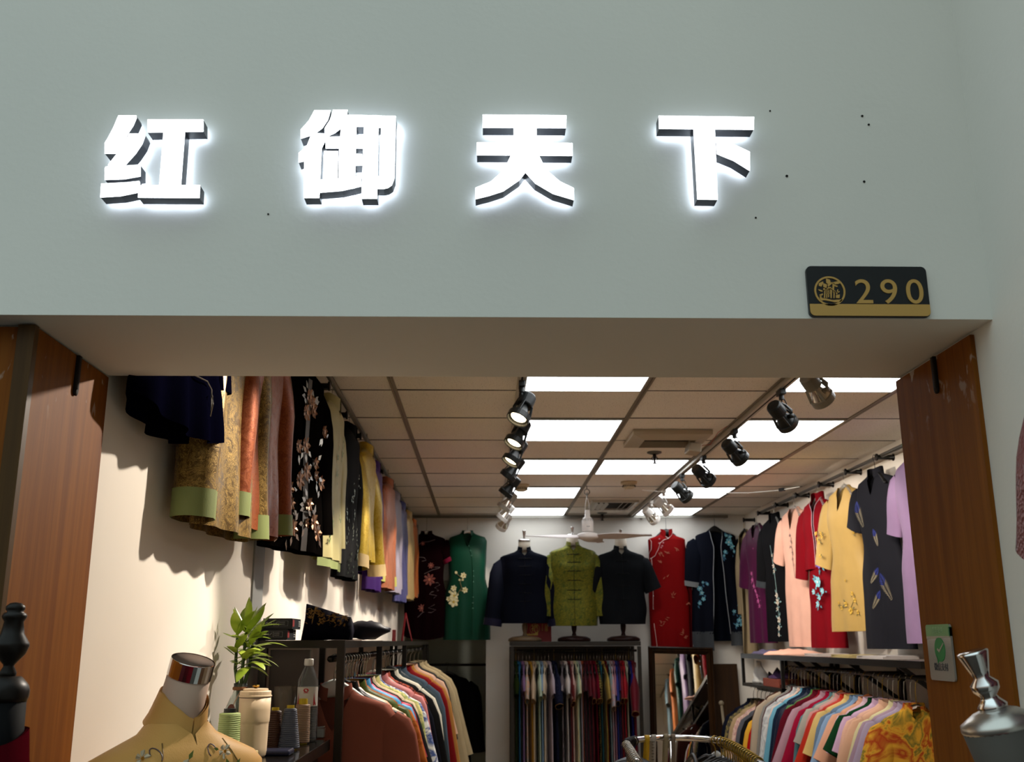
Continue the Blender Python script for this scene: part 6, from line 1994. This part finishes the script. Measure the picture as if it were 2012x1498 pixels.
obj('torso', MB().lathe([(.001, zn_-.6), (.11, zn_-.58), (.12, zn_-.4), (.10, zn_-.3), (.125, zn_-.16), (.11, zn_-.1), (.05, zn_-.045), (rc*1.2, zn_)], 24, None, 1.0, .6), plain('bust_black', '#0a0a0b', .7, 0, .08), t, smooth=True)
obj('pole', MB().lathe([(.017, .03), (.017, zn_-.58)], 14), bw, t, smooth=True)
obj('base', MB().lathe([(.14, 0), (.14, .02), (.03, .045)], 28), bw, t, smooth=True)
REDM = fabric('#4a0a14', 'velvet', '#7a1a2a')
g = G(ln=.62, sh=.19, drop=.075, nk=rc*1.32, bust=.19, waist=.17, hem=.2, wz=.36, d=.085, vd=.05, vw=.03, famp=.003, d0=rc*1.2, d1=.07)
r = garment('jacket', 'dark red jacket on the black bust at the very edge of the entrance', 'jacket', g, REDM, (pc.x, 1.42, kz(1500)), math.radians(15), sl=.3, sleeve=dict(sa=14, r0=.085, r1=.075, dy=.05, inset=.06, zoff=-.05), collar={'shape': dict(gap=.7, h=.05)})

# ------------------------------------------------------------------ chrome-capped bust at the opposite edge
YR2 = 1.36
pc = at(1962, 1420, 'Y', YR2)
TL2 = math.radians(13)
t = thing('mannequin', 'grey bust with shiny chrome cap and flared knob in front of the corridor wall', 'mannequin', (pc.x, YR2, 0), (0, 0, -PI/2))
rn = (at(2030, 1420, 'Y', YR2).x-at(1886, 1420, 'Y', YR2).x)/2
bz = pc.z
Mb = Matrix.Translation((0, 0, bz)) @ Matrix.Rotation(TL2, 4, 'X')
obj('neck', MB().lathe([(rn*.80, -.16), (rn*.82, -.08), (rn*.98, -.006)], 30, Mb), plain('bust_grey', '#4a4640', .8), t, smooth=True)
obj('cap', MB().lathe([(rn*.97, -.008), (rn*1.0, -.004), (rn*.98, .003), (rn*.6, .014), (.014, .019)], 36, Mb), plain('brushed_cap', '#b5b2ac', .28, .9), t, smooth=True)
k_ = at(1950, 1390, 'Y', YR2)
hk_ = (at(1915, 1285, 'Y', YR2).z-k_.z)
obj('knob', MB().lathe([(.017, .015), (.019, .022), (.012, .030), (.010, .034), (.017, .042), (.018, .05), (.010, .058), (.0125, .066), (.0195, hk_+.021), (.0198, hk_+.024), (.0165, hk_+.0255), (.001, hk_+.0255)], 28, Matrix.Translation((0, 0, bz)) @ Matrix.Rotation(TL2+.04, 4, 'X')), M_CHROME, t, smooth=True)
obj('torso', MB().lathe([(.001, bz-.75), (.11, bz-.73), (.12, bz-.55), (.10, bz-.42), (.125, bz-.3), (.11, bz-.24), (.05, bz-.17), (rn*.8, bz-.12)], 24, Matrix.Translation((0, .02, 0)), 1.0, .62), plain('bust_grey', '#4a4640', .8), t, smooth=True)
obj('pole', MB().lathe([(.017, .03), (.017, bz-.73)], 14), M_CHROME, t, smooth=True)
obj('base', MB().lathe([(.14, 0), (.14, .02), (.03, .045)], 28), M_CHROME, t, smooth=True)
g = G(ln=.6, sh=.17, drop=.07, nk=.062, bust=.18, waist=.165, hem=.19, wz=.36, d=.08, vd=.06, vw=.03, famp=.003, d0=.058, d1=.068)
garment('jacket', 'crimson jacket on the grey chrome-capped bust by the corridor wall', 'jacket', g, fabric('#6a0c1c', 'satin'), (pc.x+.02, YR2, bz-.13), -PI/2, sl=.25, sleeve=dict(sa=12, r0=.08, r1=.07, dy=.045, inset=.06, zoff=-.05), collar={'shape': dict(gap=.7, h=.04)})

# ------------------------------------------------------------------ sequinned dress hanging on the corridor wall
pd = at(2030, 800, 'Y', 1.22)
zt = at(2010, 655, 'Y', 1.22).z
g = G(ln=.44, sh=.16, drop=.05, nk=.05, bust=.165, waist=.16, hem=.19, wz=.24, hz=.34, d=.04, vd=.08, famp=.012, folds=4)
xd = XR-.075
r = garment('blouse', 'dusty rose sequinned top with white feather hem hanging on the corridor wall', 'blouse', g, fabric('#7d4a48', 'sequin', '#4a2030', None, 1.0), (xd, at(1997, 930, 'X', xd-.02).y-.215, zt), -PI/2, sl=.2, sleeve=dict(sa=20, r0=.07, r1=.06, dy=.03))
e = MB()
for k in range(420):
    x = rng.uniform(-.185, .185)
    y_ = (g.yf(x, -.43) if k % 2 else g.yb(x, -.43))
    a = rng.uniform(-2.5, -.6)
    c_ = Vector((x, y_, -.43+rng.uniform(-.012, .01)))
    d_ = Vector((math.cos(a)*.6, rng.uniform(-.5, .5), math.sin(a)))
    L_ = rng.uniform(.02, .05)
    e.add([c_, c_+d_*L_*.5+Vector((.0012, 0, .001)), c_+d_*L_, c_+d_*L_*.5-Vector((.0012, 0, .001))], [(0, 1, 2, 3)])
obj('feather_hem', e, plain('feather_white', '#c9c2b8', .8), r)
hy_ = r.location.y
hanger((xd, hy_, zt+.012), PI/2, M_BLKP, M_BLKP, 'black hanger of the dusty rose sequinned top on the corridor wall', w=.15)
peg(XR, hy_, zt+.012+.073, -1, 'black wall peg of the sequinned top in the corridor')
# ------------------------------------------------------------------ payment plaque on the jamb
XP = XR-.009
c00, c10, c01, c11 = [at(u, v, 'X', XP-.004) for u, v in ((1819, 1229), (1864, 1226), (1829, 1337), (1878, 1340))]
y0_, y1_ = (c10.y+c11.y)/2, (c00.y+c01.y)/2
z1_, z0_ = (c00.z+c10.z)/2, (c01.z+c11.z)/2
W_, H_ = y1_-y0_, z1_-z0_
# local frame: x runs from the far edge (left in view) to the near edge
pl = thing('payment_plaque', 'clear plaque with green check bubble sign stuck on the wooden jamb', 'plaque', (XP, y1_, z0_), (0, 0, -PI/2))
acr = plain('acrylic_plate', '#8f8a80', .15, 0, .5)
obj('plate', MB().prism(rrect(0, 0, W_, H_, .006), pf, -.004, -.0005), acr, pl)
gp_ = plain('plaque_green', '#6f9a62', .35)
obj('green_header', MB().prism(rrect(.0, H_*.79, W_, H_, .006, corners=(1, 1, 0, 0)), pf, -.0046, -.004), gp_, pl)
obj('header_edge', MB().box((W_-.004, -.0052, H_*.79), (W_, -.0005, H_-.005)), plain('plaque_green_dark', '#0d6a3c', .35), pl)
obj('torn_film', MB().prism([(0, H_*.79), (W_*.98, H_*.79), (W_*.95, H_*.768), (W_*.5, H_*.765), (W_*.2, H_*.745), (0, H_*.745)], pf, -.0046, -.004), plain('film_pale', '#a39c88', .4), pl)
text('header_lettering', '\u63a8\u8350\u4f7f\u7528', .0125, plain('lettering_pale', '#8fae82', .4), pl, (W_*.5, -.0047, H_*.89), (PI/2, 0, 0), .0003, .9)
gr_ = plain('bubble_green', '#0b7a3a', .4)
rb_ = W_*.215
q = MB().prism([(W_*.52+rb_*math.cos(2*PI*i/32), H_*.55+rb_*1.0*math.sin(2*PI*i/32)) for i in range(32)], pf, -.0048, -.004)
q.prism([(W_*.52-rb_*.75, H_*.55-rb_*.5), (W_*.52-rb_*.35, H_*.55-rb_*.9), (W_*.52-rb_*.62, H_*.55-rb_*1.18)], pf, -.0048, -.004)
obj('check_bubble', q, gr_, pl)
q = MB()
cxp, czp = W_*.52, H_*.55
q.prism([(cxp-rb_*.52, czp-rb_*.02), (cxp-rb_*.3, czp-rb_*.12), (cxp-rb_*.12, czp-rb_*.26), (cxp+rb_*.86, czp+rb_*.48), (cxp+rb_*.80, czp+rb_*.58), (cxp-rb_*.1, czp-rb_*.02), (cxp-rb_*.4, czp+rb_*.12)], pf, -.0053, -.0048)
obj('check_mark', q, plain('check_pale', '#9a9686', .5), pl)
text('lettering', '\u5fae\u4fe1\u652f\u4ed8', .0145, plain('lettering_dark', '#3a3d42', .5), pl, (W_*.5, -.0045, H_*.235), (PI/2, 0, 0), .0003)
# ------------------------------------------------------------------ light of the market hall and picture settings
w = bpy.data.worlds.new('hall')
SC.world = w
w.use_nodes = True
N, L = w.node_tree.nodes, w.node_tree.links
tc = N.new('ShaderNodeTexCoord')
sp = N.new('ShaderNodeSeparateXYZ')
L.new(tc.outputs['Generated'], sp.inputs['Vector'])
rp = N.new('ShaderNodeValToRGB')
e = rp.color_ramp.elements
e[0].position, e[0].color = .0, (.19, .145, .11, 1)
e[1].position, e[1].color = .45, (.80, 1.0, 1.03, 1)
L.new(sp.outputs['Z'], rp.inputs['Fac'])
L.new(rp.outputs['Color'], N['Background'].inputs['Color'])
N['Background'].inputs['Strength'].default_value = 1.25
SC.view_settings.view_transform = 'Standard'
SC.view_settings.look = 'None'
SC.view_settings.exposure = 0
SC.view_settings.gamma = 1
SC.view_settings.use_curve_mapping = False
SC.cycles.use_denoising = True
SC.cycles.max_bounces = 8
